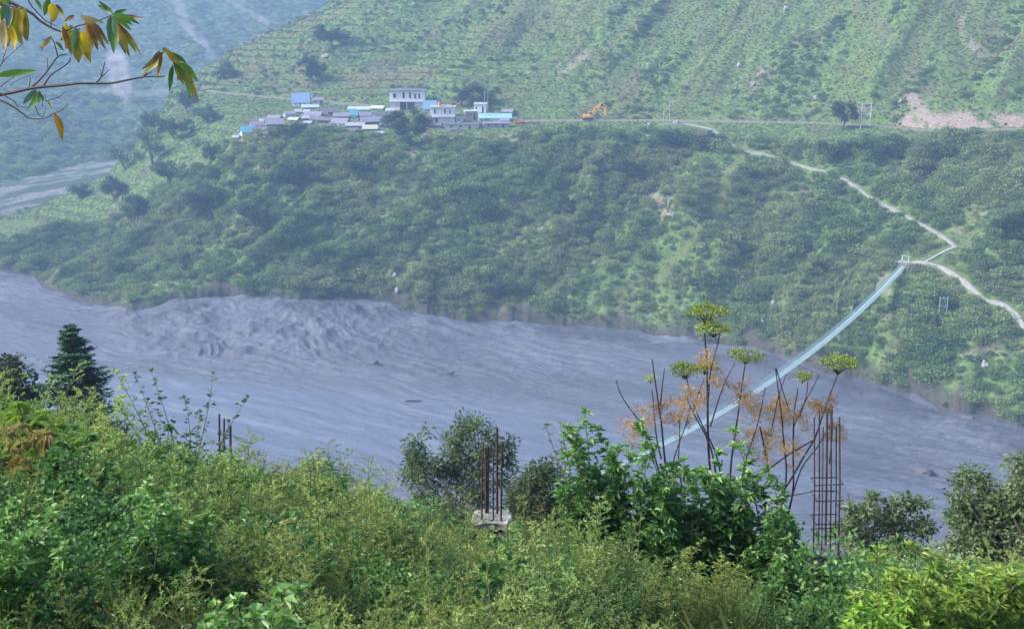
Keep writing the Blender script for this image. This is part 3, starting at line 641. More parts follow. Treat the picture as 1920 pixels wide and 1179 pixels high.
far_trees = [ # px, base py, h px, w px, material, label
    (762, 274, 74, 84, 0, 'big dark round tree standing in front of the village'),
    (1578, 246, 62, 50, 0, 'dark tree beside the road left of the power frame'),
    (1572, 300, 44, 70, 0, 'dark bushy tree just below the road and the dark roadside tree'),
    (1668, 300, 42, 90, 0, 'wide dark tree below the road under the power frame'),
    (288, 312, 86, 66, 1, 'tall thin-crowned tree on the ridge left of the village'),
    (236, 318, 52, 60, 1, 'pale loose tree leftmost on the ridge'),
    (262, 425, 78, 92, 0, 'dark spreading tree on the nose of the spur'),
    (372, 405, 60, 84, 0, 'dark spreading tree right of the one on the spur nose'),
    (588, 160, 56, 56, 0, 'dark tree on the terraces above the blue roofed house'),
    (626, 92, 44, 66, 0, 'dark clump high on the ridge line'),
    (868, 200, 44, 58, 0, 'dark green tree behind the white house with the orange tank'),
    (912, 196, 34, 50, 1, 'green tree behind the twin village poles'),
    (1262, 280, 38, 84, 0, 'low dark tree below the road left of the footpath'),
    (1325, 276, 32, 60, 0, 'small dark tree where the footpath leaves the road'),
    (1888, 448, 66, 74, 0, 'dark tree at the right edge above the footpath'),
    (1075, 405, 48, 66, 0, 'dark tree half way down the bank below the excavator'),
    (550, 262, 34, 60, 0, 'dark tree below the grey village huts'),
    (560, 350, 56, 80, 0, 'dark wide tree on the bank below the village'),
    (690, 330, 44, 76, 1, 'mid green tree on the bank below the big dark tree'),
    (900, 420, 46, 70, 1, 'mid green round tree in the middle of the bank'),
    (1180, 330, 36, 60, 0, 'small dark tree left of the pale grass gully'),
    (1415, 345, 40, 60, 1, 'green tree just right of the pale gully head'),
    (480, 430, 56, 72, 0, 'dark tree low on the bank left of centre'),
    (230, 520, 44, 66, 1, 'green tree above the mud cliff at left'),
    (612, 500, 44, 64, 1, 'green tree close above the mud edge'),
    (940, 560, 40, 70, 1, 'green tree at the river edge below mid bank'),
    (420, 150, 34, 44, 0, 'dark tree on the road at the ridge end'),
    (1310, 545, 36, 56, 1, 'green tree near the river left of the bridge'),
    (352, 212, 44, 52, 0, 'dark tree at the crest just left of the road end'), (300, 250, 40, 60, 1, 'bushy green tree high on the ridge crest'), (150, 372, 30, 50, 0, 'low dark tree beside the upstream river bed'), (400, 300, 36, 66, 1, 'green tree on the ridge left of the lowest village huts'),
    (330, 262, 50, 54, 1, 'green tree between the ridge trees and the road end'),
    (215, 372, 46, 60, 0, 'dark tree on the ridge above the upstream river bed'),
    (385, 232, 36, 50, 1, 'small green tree below the road end at the ridge'),
    (320, 345, 44, 60, 0, 'dark tree above the two spreading spur trees'),
    (1760, 300, 34, 60, 1, 'green tree below the pink road cutting'),
]
for i, (px, py, hp, wp, mi, lab) in enumerate(far_trees):
    b_ = gpt(px, py); d = (b_.y * CP - b_.z * SP) / F; H, Wd = hp * d, wp * d
    r = np.random.default_rng(i + 50); nl = 5
    lobes = [(r.uniform(-.42, .42), r.uniform(.35, .88), r.uniform(.10, .2)) for _ in range(nl + 4)] + [(r.uniform(-.1, .1), .5, .24)]
    thin = i in (4, 5)
    crown_tree('leafy_tree', lab, 'tree', b_ - Vector((0, 0, .4)), H, Wd, lobes, 34 if not thin else 24, int((2300 if not thin else 800) * max(1, H * Wd / 90)), .6, (M_scrub_d, M_midleaf)[mi], 'trees on the far valley side', seed=i, crown0=.2 if not thin else .35, sparse=.62 if not thin else .7, lw=.75, trunk_r=H * .03)

# ------------------------------------------------------------------ footpaths, bridge
M_path = plain('pale_path_concrete', (0.40, 0.40, 0.38), (0.2, 0.2, 0.19), 1.5, .9, .2, coord='pos')
def path3(line, w, name, label, mat, lift=.35, step=4):
    pts = []
    for (x0, y0), (x1, y1_) in zip(line[:-1], line[1:]):
        n = max(2, int(math.hypot(x1 - x0, y1_ - y0) / step))
        pts += [hit(x0 + (x1 - x0) * i / n, y0 + (y1_ - y0) * i / n) for i in range(n)]
    pts.append(hit(*line[-1])); P = np.array([tuple(p) for p in pts])
    for _ in range(3): P[1:-1] = (P[:-2] + 2 * P[1:-1] + P[2:]) / 4
    d = np.gradient(P[:, :2], axis=0); d /= np.linalg.norm(d, axis=1)[:, None] + 1e-9; s = np.stack([-d[:, 1], d[:, 0]], 1)
    wv = w / 2 * (1 + .6 * fbm(P[:, 0] * .25, P[:, 1] * .25, 9, 3)); A, B_ = P[:, :2] + s * wv[:, None], P[:, :2] - s * wv[:, None]
    z = np.maximum(hz(P[:, 0], P[:, 1]), np.maximum(hz(A[:, 0], A[:, 1]), hz(B_[:, 0], B_[:, 1]))) + lift
    for _ in range(2): z[1:-1] = np.maximum((z[:-2] + z[1:-1] + z[2:]) / 3, z[1:-1] - .15)
    n = len(P); V = np.vstack([np.c_[A, z], np.c_[B_, z], np.c_[A, z - 1.4], np.c_[B_, z - 1.4]]); q = []
    for i in range(n - 1):
        q += [[i, n + i, n + i + 1, i + 1], [2 * n + i, i, i + 1, 2 * n + i + 1], [n + i, 3 * n + i, 3 * n + i + 1, n + i + 1]]
    o = link(name, mesh_np(name, V, [np.array(q)], [mat])); tag(o, label, kind='structure'); return P, z
PA, zA = path3(PATH_A[3:], 1.0, 'footpath', 'pale footpath winding down from the road to the bridge', M_path)
path3([(1236, 234), (1290, 234), (1335, 243), (1362, 266)], 1.2, 'upper_footpath', 'start of the footpath by the road', plain('dusty_path', (0.36, 0.36, 0.35), None, 1.5, .9, coord='pos'))
path3(PATH_B, 1.1, 'link_path', 'short path joining the footpath to the bridge head', M_path)
path3(PATH_C, 1.25, 'lower_footpath', 'white concrete footpath curving right from the bridge head', plain('white_path_concrete', (0.46, 0.46, 0.45), (0.28, 0.28, 0.27), 1.5, .9, coord='pos'))

M_steel = plain('galvanised_steel', (0.36, 0.50, 0.54), (0.28, 0.40, 0.45), 3, .5, 0, .2)
M_deck = plain('pale_deck_steel', (0.50, 0.62, 0.62), (0.40, 0.52, 0.52), .8, .6, 0, .0)
M_conc = plain('concrete', (0.42, 0.41, 0.39), (0.25, 0.24, 0.23), 2.2, .9, .4)
fa = hit(1697, 496); fa.z += .4; na_ = at(1170, 868, 177)
br_dir = Vector((fa.x - na_.x, fa.y - na_.y)); sl = br_dir.x / br_dir.y
def on_plane(px, py):
    x, y, z = [float(c) for c in ray(px, py)]; a = x / y                       # X = a Y = fa.x + sl (Y - fa.y)
    Y = (fa.x - sl * fa.y) / (a - sl); return Y, z / y * Y
bp_ = [on_plane(*p) for p in ((1697, 496), (1630, 568), (1560, 632), (1500, 676), (1450, 708), (1400, 742), (1350, 775), (1300, 803), (1250, 828), (1170, 868))]
cf = np.polyfit([q[0] for q in bp_], [q[1] for q in bp_], 2)
Yb = np.linspace(fa.y, 112, 260); Zb = np.polyval(cf, Yb); Xb = fa.x + sl * (Yb - fa.y); gb = nz(Xb, Yb)
kk = np.argmax((gb > Zb - .6) & (Yb < 170)); kk = kk if kk > 0 else len(Yb) - 1
Yb, Zb, Xb = Yb[:kk + 1], Zb[:kk + 1], Xb[:kk + 1]
ln_ = math.hypot(sl, 1); side = np.array([1 / ln_, -sl / ln_])
bridge = thing('suspension_bridge', 'long narrow steel suspension footbridge strung across the mud river', 'footbridge', (0, 0, 0))
C_ = np.stack([Xb, Yb, Zb], 1); hwid = .72
def off(P, s, dz): Q = P.copy(); Q[:, :2] += side * s; Q[:, 2] += dz; return Q
A, B_ = off(C_, -hwid, 0), off(C_, hwid, 0); n = len(C_)
V = np.vstack([A, B_, off(C_, -hwid, -.12), off(C_, hwid, -.12)]); q = []
for i in range(n - 1): q += [[i, i + 1, n + i + 1, n + i], [2 * n + i, 3 * n + i, 3 * n + i + 1, 2 * n + i + 1], [i, 2 * n + i, 2 * n + i + 1, i + 1], [n + i, n + i + 1, 3 * n + i + 1, 3 * n + i]]
link('deck', mesh_np('deck', V, [np.array(q)], [M_deck]), bridge)
for s in (-1, 1):
    mb = MB(); mb.tube(off(C_, s * (hwid + .12), 1.25), .05, 4); mb.build('cable', M_steel, bridge)
    mb = MB(); L_ = np.concatenate([[0], np.cumsum(np.linalg.norm(np.diff(C_, axis=0), axis=1))])
    for u in np.arange(.2, L_[-1], .42):
        p = np.array([np.interp(u, L_, C_[:, j]) for j in range(3)]); a = p.copy(); a[:2] += side * s * hwid; c = a.copy(); c[:2] += side * s * .12; c[2] += 1.25
        mb.box((a + c) / 2, (.05, .05, 1.27))
    mb.build('netting_wires', M_steel, bridge)['kind'] = 'stuff'
    mb = MB()
    for z_ in (.45, .85): mb.tube(off(C_, s * (hwid + .07), z_), .022, 3)
    mb.build('side_rail', M_steel, bridge)
head = thing('bridge_anchor', 'pale concrete bridge anchor block at the far end of the footbridge', 'anchor block', tuple(fa))
mb = MB(); mb.box((0.2, 1.2, -1.2), (4.2, 3.4, 3.0), rz=-.3); mb.build('block', M_conc, head)
for s in (-1, 1):
    mb = MB(); mb.box((side[0] * s * .95 + .1, side[1] * s * .95 + .3, 1.0), (.3, .3, 2.6)); mb.build('post', plain('white_post', (.75, .75, .73)), head)
mb = MB(); mb.box((.1, .3, 2.35), (2.3, .3, .3), rz=math.atan2(side[1], side[0])); mb.build('crossbeam', M_steel, head)

# ------------------------------------------------------------------ poles and frames
M_porc = plain('porcelain', (.5, .5, .5))
def lattice(name, label, px, py, hp, wp, arms, group=None, col=M_steel, two=True):
    b_ = hit(px, py); d = (b_.y * CP - b_.z * SP) / F; H, w = hp * d, wp * d
    t = thing(name, label, 'power pylon', tuple(b_), 0, group); xs = (-w / 2, w / 2)
    for x in xs:
        mb = MB(); mb.tube([(x, 0, -1), (x, 0, H)], .13, 6); mb.build('post', col, t)
    for z_ in arms:
        mb = MB(); mb.box((0, 0, z_ * H), (w * 1.25, .14, .2)); mb.build('crossarm', col, t)
    mb = MB(); n = 3
    for i in range(n):
        a, c = H * (.1 + .8 * i / n), H * (.1 + .8 * (i + 1) / n); mb.tube([(xs[0], .08, a), (xs[1], .08, c)], .05, 4)
    mb.build('brace', col, t)
    for x in (-w * .55, 0, w * .55): mb = MB(); mb.tube([(x, 0, arms[-1] * H), (x, 0, arms[-1] * H + .5)], [.12, .06], 5); mb.build('insulator', M_porc, t)
    return t
lattice('power_frame', 'pale two legged power frame beside the road and dark tree', 1622, 240, 46, 17, (.55, .8, .97), None, plain('pale_galvanised', (.8, .84, .86), None, 3, .6))
lattice('power_frame', 'small green steel power frame on the slope right of the bridge', 1766, 601, 45, 14, (.35, .62, .95))
def pole(px, py, hp, label, r=.12, arm=True):
    b_ = hit(px, py); d = (b_.y * CP - b_.z * SP) / F; H = hp * d; t = thing('utility_pole', label, 'utility pole', tuple(b_), 0, 'utility poles along the road')
    mb = MB(); mb.tube([(0, 0, -.8), (0, 0, H)], [r, r * .7], 6); mb.build('pole', plain('pole_grey', (.5, .53, .53)), t)
    if arm: mb = MB(); mb.box((0, -.1, H * .92), (1.5, .1, .12)); mb.build('crossarm', M_steel, t)
pole(1244, 228, 32, 'shorter left pole of the pair beside the road right of the excavator'); pole(1255, 226, 46, 'taller right pole of the pair beside the road right of the excavator')
pole(909, 226, 56, 'left pole of the two tall poles above the teal roofed building'); pole(915, 226, 54, 'right pole of the two tall poles above the teal roofed building')
pole(585, 184, 12, 'short white pole beside the blue roofed house', .2, False); pole(481, 232, 18, 'thin pole above the cyan tarpaulin hut', .1, False)

# ------------------------------------------------------------------ village
def rmat(name, c, c2=None): return plain(name, c, c2 or tuple(x * .72 for x in c), .9, .65, .0, coord='obj', stretch=((0, 0, 0), (6, .5, 1)))
RM = {'lilac': rmat('weathered_sheet_roof', (.27, .26, .33)), 'dark': rmat('old_rusty_sheet_roof', (.15, .135, .17)), 'white': rmat('new_zinc_roof', (.42, .43, .46)), 'cyan': rmat('cyan_tarpaulin', (.12, .36, .50)),
      'blue': rmat('blue_sheet_roof', (.20, .33, .56)), 'pale': rmat('pale_green_roof', (.45, .56, .54)), 'yellow': rmat('cream_roof', (.56, .55, .45)), 'teal': rmat('teal_roof', (.30, .55, .60)), 'brown': rmat('brown_roof', (.22, .17, .17))}
WM = {'white': plain('white_wall', (.86, .85, .86), (.66, .65, .68), .8), 'grey': plain('grey_wall', (.34, .33, .36), None, .8), 'wood': plain('board_wall', (.17, .14, .14), None, .8), 'pink': plain('brick_wall', (.55, .38, .36), (.42, .3, .3), .9), 'pale': plain('pale_wall', (.6, .58, .62), None, .9)}
M_dark = plain('dark_opening', (.03, .03, .04)); M_glass, nt, b = new_mat('window_glass'); b.inputs['Base Color'].default_value = (.06, .08, .1, 1); b.inputs['Roughness'].default_value = .15
def hut(px, py, wp, hp, roof, wall, label, kind='hut', rz=0, dep=4.5, wins=1, rise=.35):
    b_ = hit(px, py); d = (b_.y * CP - b_.z * SP) / F; w = wp * d; h = max(hp * d, 1.2)
    t = thing('hut' if kind == 'hut' else 'village_house', label, 'hut' if kind == 'hut' else 'house', (b_.x, b_.y + .2, b_.z), rz, 'huts and houses of the village')
    eh = h * (1 - rise); mb = MB(); mb.box((0, dep / 2, eh / 2 - 1.0), (w * .94, dep, eh + 2.0)); mb.build('wall', WM[wall], t)
    rb = MB(); x = w / 2 + .15; t_ = .12                                          # single slope falling towards the front, ridge behind
    z0, z1_ = eh - .05, h + .0; y0, ymid, y2 = -.5, dep * .62, dep + .4
    V = [(-x, y0, z0), (x, y0, z0), (x, ymid, z1_), (-x, ymid, z1_), (x, y2, z0 + .1), (-x, y2, z0 + .1)]; V = V + [(a, c, e + t_) for a, c, e in V]
    rb.add(V, Q=[[6, 7, 8, 9], [9, 8, 10, 11], [0, 3, 2, 1], [3, 5, 4, 2], [0, 1, 7, 6], [5, 11, 10, 4], [1, 2, 8, 7], [2, 4, 10, 8], [3, 0, 6, 9], [5, 3, 9, 11]]); 
    rb.add([(-w * .47, .02, eh - .05), (-w * .47, ymid, h - .03), (-w * .47, dep, eh), (w * .47, .02, eh - .05), (w * .47, ymid, h - .03), (w * .47, dep, eh)], T=[[0, 1, 2], [3, 5, 4]])
    rb.build('roof', RM[roof], t)
    if eh > 1.3:
        mb = MB(); mb.box((w * .22, -.03, eh * .38), (.8, .08, eh * .76)); mb.build('door', M_dark, t)
        for i in range(wins):
            mb = MB(); mb.box((-w * .3 + i * w * .26, -.03, eh * .6), (.8, .08, min(.8, eh * .4))); mb.build('window', M_glass, t)
    return t
HUTS = [
    (564, 199, 33, 20, 'blue', 'white', 'house with a large plain blue roof at the upper left of the village', .0, .75),
    (597, 196, 22, 10, 'lilac', 'pale', 'faint grey hut just right of the blue roofed house', .1, .3),
    (582, 205, 32, 7, 'pale', 'grey', 'low hut with pale cyan roof below the blue roofed house', 0, .6),
    (560, 213, 14, 6, 'white', 'grey', 'tiny white roofed hut below left of the blue house', 0, .6),
    (574, 213, 9, 5, 'white', 'wood', 'smallest white roofed hut, next to its twin below the blue house', 0, .6),
    (545, 219, 22, 8, 'lilac', 'pale', 'grey hut where the left row of roofs meets the upper village', .1, .5),
    (512, 225, 26, 7, 'lilac', 'pale', 'long light roof at the top of the left row', .25, .6),
    (497, 232, 22, 7, 'white', 'grey', 'narrow whitish roof in the left row above the lilac one', .25, .6),
    (486, 239, 30, 9, 'lilac', 'grey', 'lilac sheet roof above the cyan tarpaulin', .2, .6),
    (516, 240, 34, 14, 'lilac', 'wood', 'wide dull roof in the middle of the left row', .2, .6),
    (468, 254, 28, 14, 'cyan', 'pale', 'hut under a bright cyan tarpaulin at the lower left', .1, .65),
    (452, 252, 11, 9, 'pale', 'white', 'small pale hut left of the cyan tarpaulin', 0, .4),
    (441, 264, 12, 8, 'white', 'pink', 'pinkish white hut at the lowest left end', .1, .4),
    (498, 260, 9, 11, 'white', 'white', 'narrow white walled hut below the left row', 0, .15),
    (477, 262, 7, 7, 'white', 'white', 'tiny white hut below the cyan tarpaulin', 0, .2),
    (490, 249, 30, 9, 'dark', 'wood', 'dark roofed hut right of the cyan tarpaulin', .1, .5),
    (520, 252, 26, 9, 'brown', 'wood', 'brown hut at the end of the dark roofs', 0, .5),
    (548, 228, 20, 6, 'yellow', 'grey', 'small cream roof over the bushes below the left houses', 0, .6),
    (585, 222, 34, 10, 'lilac', 'wood', 'lilac roof below the two tiny white roofs', 0, .6),
    (618, 215, 34, 9, 'dark', 'wood', 'dark sheet roof at the top of the middle cluster', -.1, .6),
    (640, 223, 30, 9, 'lilac', 'grey', 'lilac roof left of the bright cyan sheet', -.1, .6),
    (606, 232, 30, 10, 'dark', 'wood', 'dark hut in the centre of the middle cluster', 0, .5),
    (600, 228, 10, 7, 'white', 'white', 'tiny bright hut among the dark roofs of the middle cluster', 0, .4),
    (634, 237, 32, 12, 'lilac', 'pale', 'wide lilac roof above the white walled hut', .1, .65),
    (622, 246, 10, 13, 'brown', 'white', 'hut with a tall white wall facing the river', 0, .12),
    (630, 245, 6, 9, 'white', 'yellow' if False else 'white', 'narrow bright shed against the white walled hut', 0, .2),
    (602, 246, 24, 9, 'dark', 'pale', 'grey hut left of the white walled hut', 0, .5),
    (664, 222, 15, 14, 'cyan', 'pale', 'hut with the brightest cyan sheet in mid village', 0, .7),
    (676, 209, 48, 7, 'pale', 'white', 'long pale green roof above the cyan sheet', 0, .6),
    (706, 207, 26, 7, 'yellow', 'pale', 'cream roof at the top of the village left of the white house', 0, .6),
    (688, 222, 26, 9, 'lilac', 'wood', 'lilac roof right of the cyan sheet', 0, .6),
    (716, 222, 30, 9, 'dark', 'pale', 'dark roof with pale gable left of the big dark tree', .05, .55),
    (735, 213, 26, 8, 'white', 'pale', 'white roof below the white two storey house', 0, .5),
    (700, 233, 44, 11, 'lilac', 'wood', 'broad lilac roof in front of the middle cluster', 0, .65),
    (666, 240, 36, 8, 'white', 'wood', 'long light roof left of the bright cream roof', .1, .6),
    (694, 246, 28, 9, 'yellow', 'wood', 'bright cream roof at the lower front of the village', 0, .65),
    (722, 240, 24, 9, 'dark', 'wood', 'dark hut touching the crown of the big dark tree', 0, .5),
    (710, 254, 22, 6, 'white', 'grey', 'lowest white roof near the big dark tree', 0, .5),
    (655, 250, 22, 7, 'brown', 'wood', 'brown hut below the long light roof', 0, .5),
    (866, 229, 22, 8, 'yellow', 'white', 'low cream slab building right of the white house', 0, .3),
    (884, 226, 26, 16, 'pale', 'pink', 'pinkish brick building between the white house and the poles', 0, .1),
    (900, 213, 24, 17, 'white', 'white', 'small white building with dark doorways behind the brick one', 0, .15),
    (866, 243, 66, 10, 'dark', 'pale', 'long shaded shed on posts below the white house', 0, .2),
    (928, 227, 62, 11, 'teal', 'white', 'long building with a teal white edged roof', 0, .6),
    (950, 220, 22, 12, 'lilac', 'grey', 'grey shed behind the teal roofed building', 0, .3),
    (932, 240, 52, 9, 'lilac', 'grey', 'grey low block under the teal roofed building', 0, .2),
    (815, 241, 26, 8, 'dark', 'wood', 'dark shed at the foot of the white house', 0, .4),
]
_r = random.Random(12); _main = list(HUTS); _used = set()
def short(l):
    for w_ in (' at ', ' in ', ' below', ' above', ' under', ' just', ' among', ' left', ' right', ' behind', ' between', ' where', ' over', ' facing', ' near', ' touching', ',', ' against', ' with pale gable', ' next', ' beside'):
        i_ = l.find(w_)
        if i_ > 6: l = l[:i_]
    return l
for i in range(30):
    u = _r.random()
    if u < .35: x_ = _r.uniform(462, 545); y_ = 256 - (x_ - 462) * .40 + _r.uniform(-6, 9)
    elif u < .8: x_ = _r.uniform(560, 735); y_ = _r.uniform(212, 252) if x_ > 600 else _r.uniform(212, 236)
    else: x_ = _r.uniform(850, 965); y_ = _r.uniform(228, 244)
    ro_ = _r.choice(['lilac', 'dark', 'brown', 'dark', 'lilac', 'white']); lab_ = None
    for q_ in sorted(_main, key=lambda q: math.hypot(q[0] - x_, (q[1] - y_) * 2)):
        dx_, dy_ = x_ - q_[0], y_ - q_[1]; rel = ('right of' if dx_ > 0 else 'left of') if abs(dx_) > 2 * abs(dy_) else ('in front of' if dy_ > 0 else 'behind')
        lab_ = 'small %s roofed lean-to %s the %s' % ({'lilac': 'grey', 'dark': 'dark', 'brown': 'rusty brown', 'white': 'light'}[ro_], rel, short(q_[6]))
        if lab_ not in _used: break
    _used.add(lab_)
    HUTS.append((x_, y_, _r.uniform(9, 22), _r.uniform(5, 9), ro_, _r.choice(['wood', 'grey', 'pale', 'wood']), lab_, 0, _r.uniform(.3, .6)))
for i, (px, py, wp, hp, ro, wa, lab, rz, rise) in enumerate(HUTS):
    hut(px, py, wp, hp * 1.15, ro, wa, lab, 'house' if hp > 15 else 'hut', rz + random.uniform(-.45, .45) * (wp < 45), 3.6 if hp < 11 else 5, 1 if wp < 25 else 2, rise)
def house2(px, py, wp, hp, label, roofm, openings, seedx, low=.42):
    b_ = hit(px, py); d = (b_.y * CP - b_.z * SP) / F; w, h = wp * d, hp * d
    t = thing('village_house', label, 'house', (b_.x, b_.y + .3, b_.z), 0, 'huts and houses of the village')
    mb = MB(); mb.box((0, 4, h * low / 2 - 1), (w * .97, 8, h * low + 2)); mb.build('ground_floor_wall', WM['pale'], t)
    mb = MB(); mb.box((0, 4.2, h * (low + .93) / 2), (w, 8, h * (.93 - low))); mb.build('wall', WM['white'], t)
    mb = MB(); mb.box((0, 3.9, h * low), (w * 1.03, 9.2, .18)); mb.build('floor_slab', WM['pale'], t)
    mb = MB(); mb.box((0, 4, h * .95), (w * 1.06, 9.4, h * .06)); mb.box((w * .1, 4.5, h * .99), (w * .5, 3, h * .08)); mb.build('roof', RM[roofm], t)
    for (ux, uz, uw, uh, k) in openings:
        mb = MB(); mb.box((ux * w, .17 if uz > low else -.03, uz * h), (uw * w, .1, uh * h)); o = mb.build('window' if k == 'w' else 'door', M_glass if k == 'w' else M_dark, t)
        if k == 'w': mb = MB(); mb.box((ux * w, .1, uz * h - uh * h / 2 - .05), (uw * w * 1.2, .12, .1)); mb.build('sill', WM['pale'], o)
    return t
house2(764, 207, 66, 38, 'white two storey house at the top of the village with dark openings', 'lilac',
       [(-.36, .7, .09, .2, 'w'), (-.1, .72, .06, .3, 'd'), (.08, .72, .05, .3, 'd'), (.22, .68, .05, .22, 'w'), (.34, .68, .05, .22, 'w'), (-.12, .2, .18, .36, 'd'), (.1, .2, .2, .34, 'd')], 1)
wh = house2(830, 234, 46, 34, 'white house beside the blue tarpaulin with an orange tank on its roof', 'yellow',
       [(-.32, .72, .06, .24, 'w'), (.1, .72, .06, .24, 'w'), (.3, .7, .05, .2, 'w'), (-.25, .2, .1, .3, 'd')], 2)
hut(806, 208, 26, 18, 'blue', 'pale', 'house under a strong blue sheet left of the white house', 'house', 0, 4, 1, .85)
b_ = wh.location; d = (b_.y * CP - b_.z * SP) / F
t = thing('water_tank', 'orange water tank standing on the white house roof', 'water tank', (b_.x - 6 * d, b_.y + 2, b_.z + 34.5 * d)); mb = MB()
mb.tube([(0, 0, 0), (0, 0, 1.1), (0, 0, 1.45), (0, 0, 1.7)], [.75, .75, .55, .25], 12); mb.build('tank', plain('orange_plastic', (.85, .25, .12)), t); mb = MB(); mb.tube([(0, 0, 1.7), (0, 0, 1.85)], .28, 10); mb.build('lid', plain('orange_lid', (.7, .18, .1)), t)

# ---- orange digger
def digger():
    b_ = hit(1113, 226); d = (b_.y * CP - b_.z * SP) / F; s = 50 * d / 9.6
    t = thing('excavator', 'orange tracked excavator working on the road right of the village', 'excavator', (b_.x, b_.y, b_.z + .1)); t.scale = (s, s, s)
    O = plain('orange_paint', (1.0, .50, .07), (.95, .44, .06), 2, .4); K = plain('black_rubber', (.05, .05, .055)); G = M_glass
    for y in (-1.0, 1.0):
        mb = MB(); n = 14; prof = [(-2.3, .45), (-2.05, .1), (-1.6, 0), (1.2, 0), (1.65, .1), (1.9, .45), (1.65, .82), (1.2, .92), (-1.6, .92), (-2.05, .82)]
        V = [(x - 1.8, y - .3, z) for x, z in prof] + [(x - 1.8, y + .3, z) for x, z in prof]; m = len(prof)
        mb.add(V, Q=[[i, (i + 1) % m, m + (i + 1) % m, m + i] for i in range(m)], T=[[0, i + 1, i] for i in range(1, m - 1)] + [[m, m + i, m + i + 1] for i in range(1, m - 1)])
        mb.build('track', K, t)
    mb = MB(); mb.box((-2.2, .1, 1.5), (3.2, 2.3, .9)); mb.box((-3.4, .1, 1.55), (.7, 2.4, 1.1), taper=.9); mb.build('body', O, t)
    mb = MB(); mb.box((-1.2, -.75, 2.25), (1.3, .95, 1.6), taper=.88); cab = mb.build('cab', O, t)
    mb = MB(); mb.box((-1.2, -1.24, 2.45), (.95, .05, .8)); mb.box((-.53, -.75, 2.45), (.05, .75, .85)); mb.build('window', G, cab)
    def arm(P, w0, w1, name, m):
        mb = MB(); P = [np.array(p) for p in P]
        for i in range(len(P) - 1):
            a, c = P[i], P[i + 1]; L = np.linalg.norm(c - a); ang = math.atan2(c[2] - a[2], c[0] - a[0]); mb.box((a + c) / 2, (L + .3, .7, w0 + (w1 - w0) * i / max(1, len(P) - 2)), ry=-ang)
        mb.build(name, m, t)
    arm([(-.7, .3, 1.6), (.6, .3, 4.1), (3.2, .3, 5.5)], 1.15, .95, 'boom', O)
    arm([(2.6, .3, 5.4), (3.9, .3, 5.0), (4.15, .3, 1.7)], .9, .9, 'stick', O)
    mb = MB(); mb.tube([(.1, .3, 2.0), (1.1, .3, 4.0)], .12, 6); mb.tube([(1.6, .3, 5.1), (3.5, .3, 5.75)], .12, 6); mb.build('hydraulic_ram', M_steel, t)
    mb = MB(); prof = [(4.3, 1.8), (3.9, 1.7), (3.4, 1.2), (3.3, .6), (3.7, .15), (4.3, .1), (4.1, .9)]; V = [(x, -.25, z) for x, z in prof] + [(x, .85, z) for x, z in prof]; m = len(prof)
    mb.add(V, Q=[[i, m + i, m + (i + 1) % m, (i + 1) % m] for i in range(m)], T=[[0, i, i + 1] for i in range(1, m - 1)] + [[m, m + i + 1, m + i] for i in range(1, m - 1)]); mb.build('bucket', plain('worn_steel', (.35, .3, .26)), t)
digger()
def truck():
    b_ = hit(974, 232); d = (b_.y * CP - b_.z * SP) / F; s = 20 * d / 5
    t = thing('parked_truck', 'small orange red truck parked at the right end of the village', 'truck', (b_.x, b_.y, b_.z)); t.scale = (s, s, s)
    R_ = plain('orange_red_paint', (.85, .22, .14), (.7, .18, .12), 2, .4)
    mb = MB(); mb.box((-1.7, 0, 1.3), (1.4, 1.8, 1.5), taper=.9); c = mb.build('cab', R_, t); mb = MB(); mb.box((-1.7, -.86, 1.65), (.9, .08, .55)); mb.build('window', M_glass, c)
    mb = MB(); mb.box((.7, 0, .75), (3.3, 1.8, .15)); 
    for y in (-.87, .87): mb.box((.7, y, 1.1), (3.3, .06, .6))
    mb.box((2.33, 0, 1.1), (.06, 1.68, .6)); mb.box((-.93, 0, 1.1), (.06, 1.68, .6)); mb.build('load_bed', R_, t)
    for x in (-1.6, 1.4):
        for y in (-.8, .8): mb = MB(); mb.tube([(x, y - .12, .4), (x, y + .12, .4)], .42, 12); mb.build('wheel', M_dark, t)
truck()

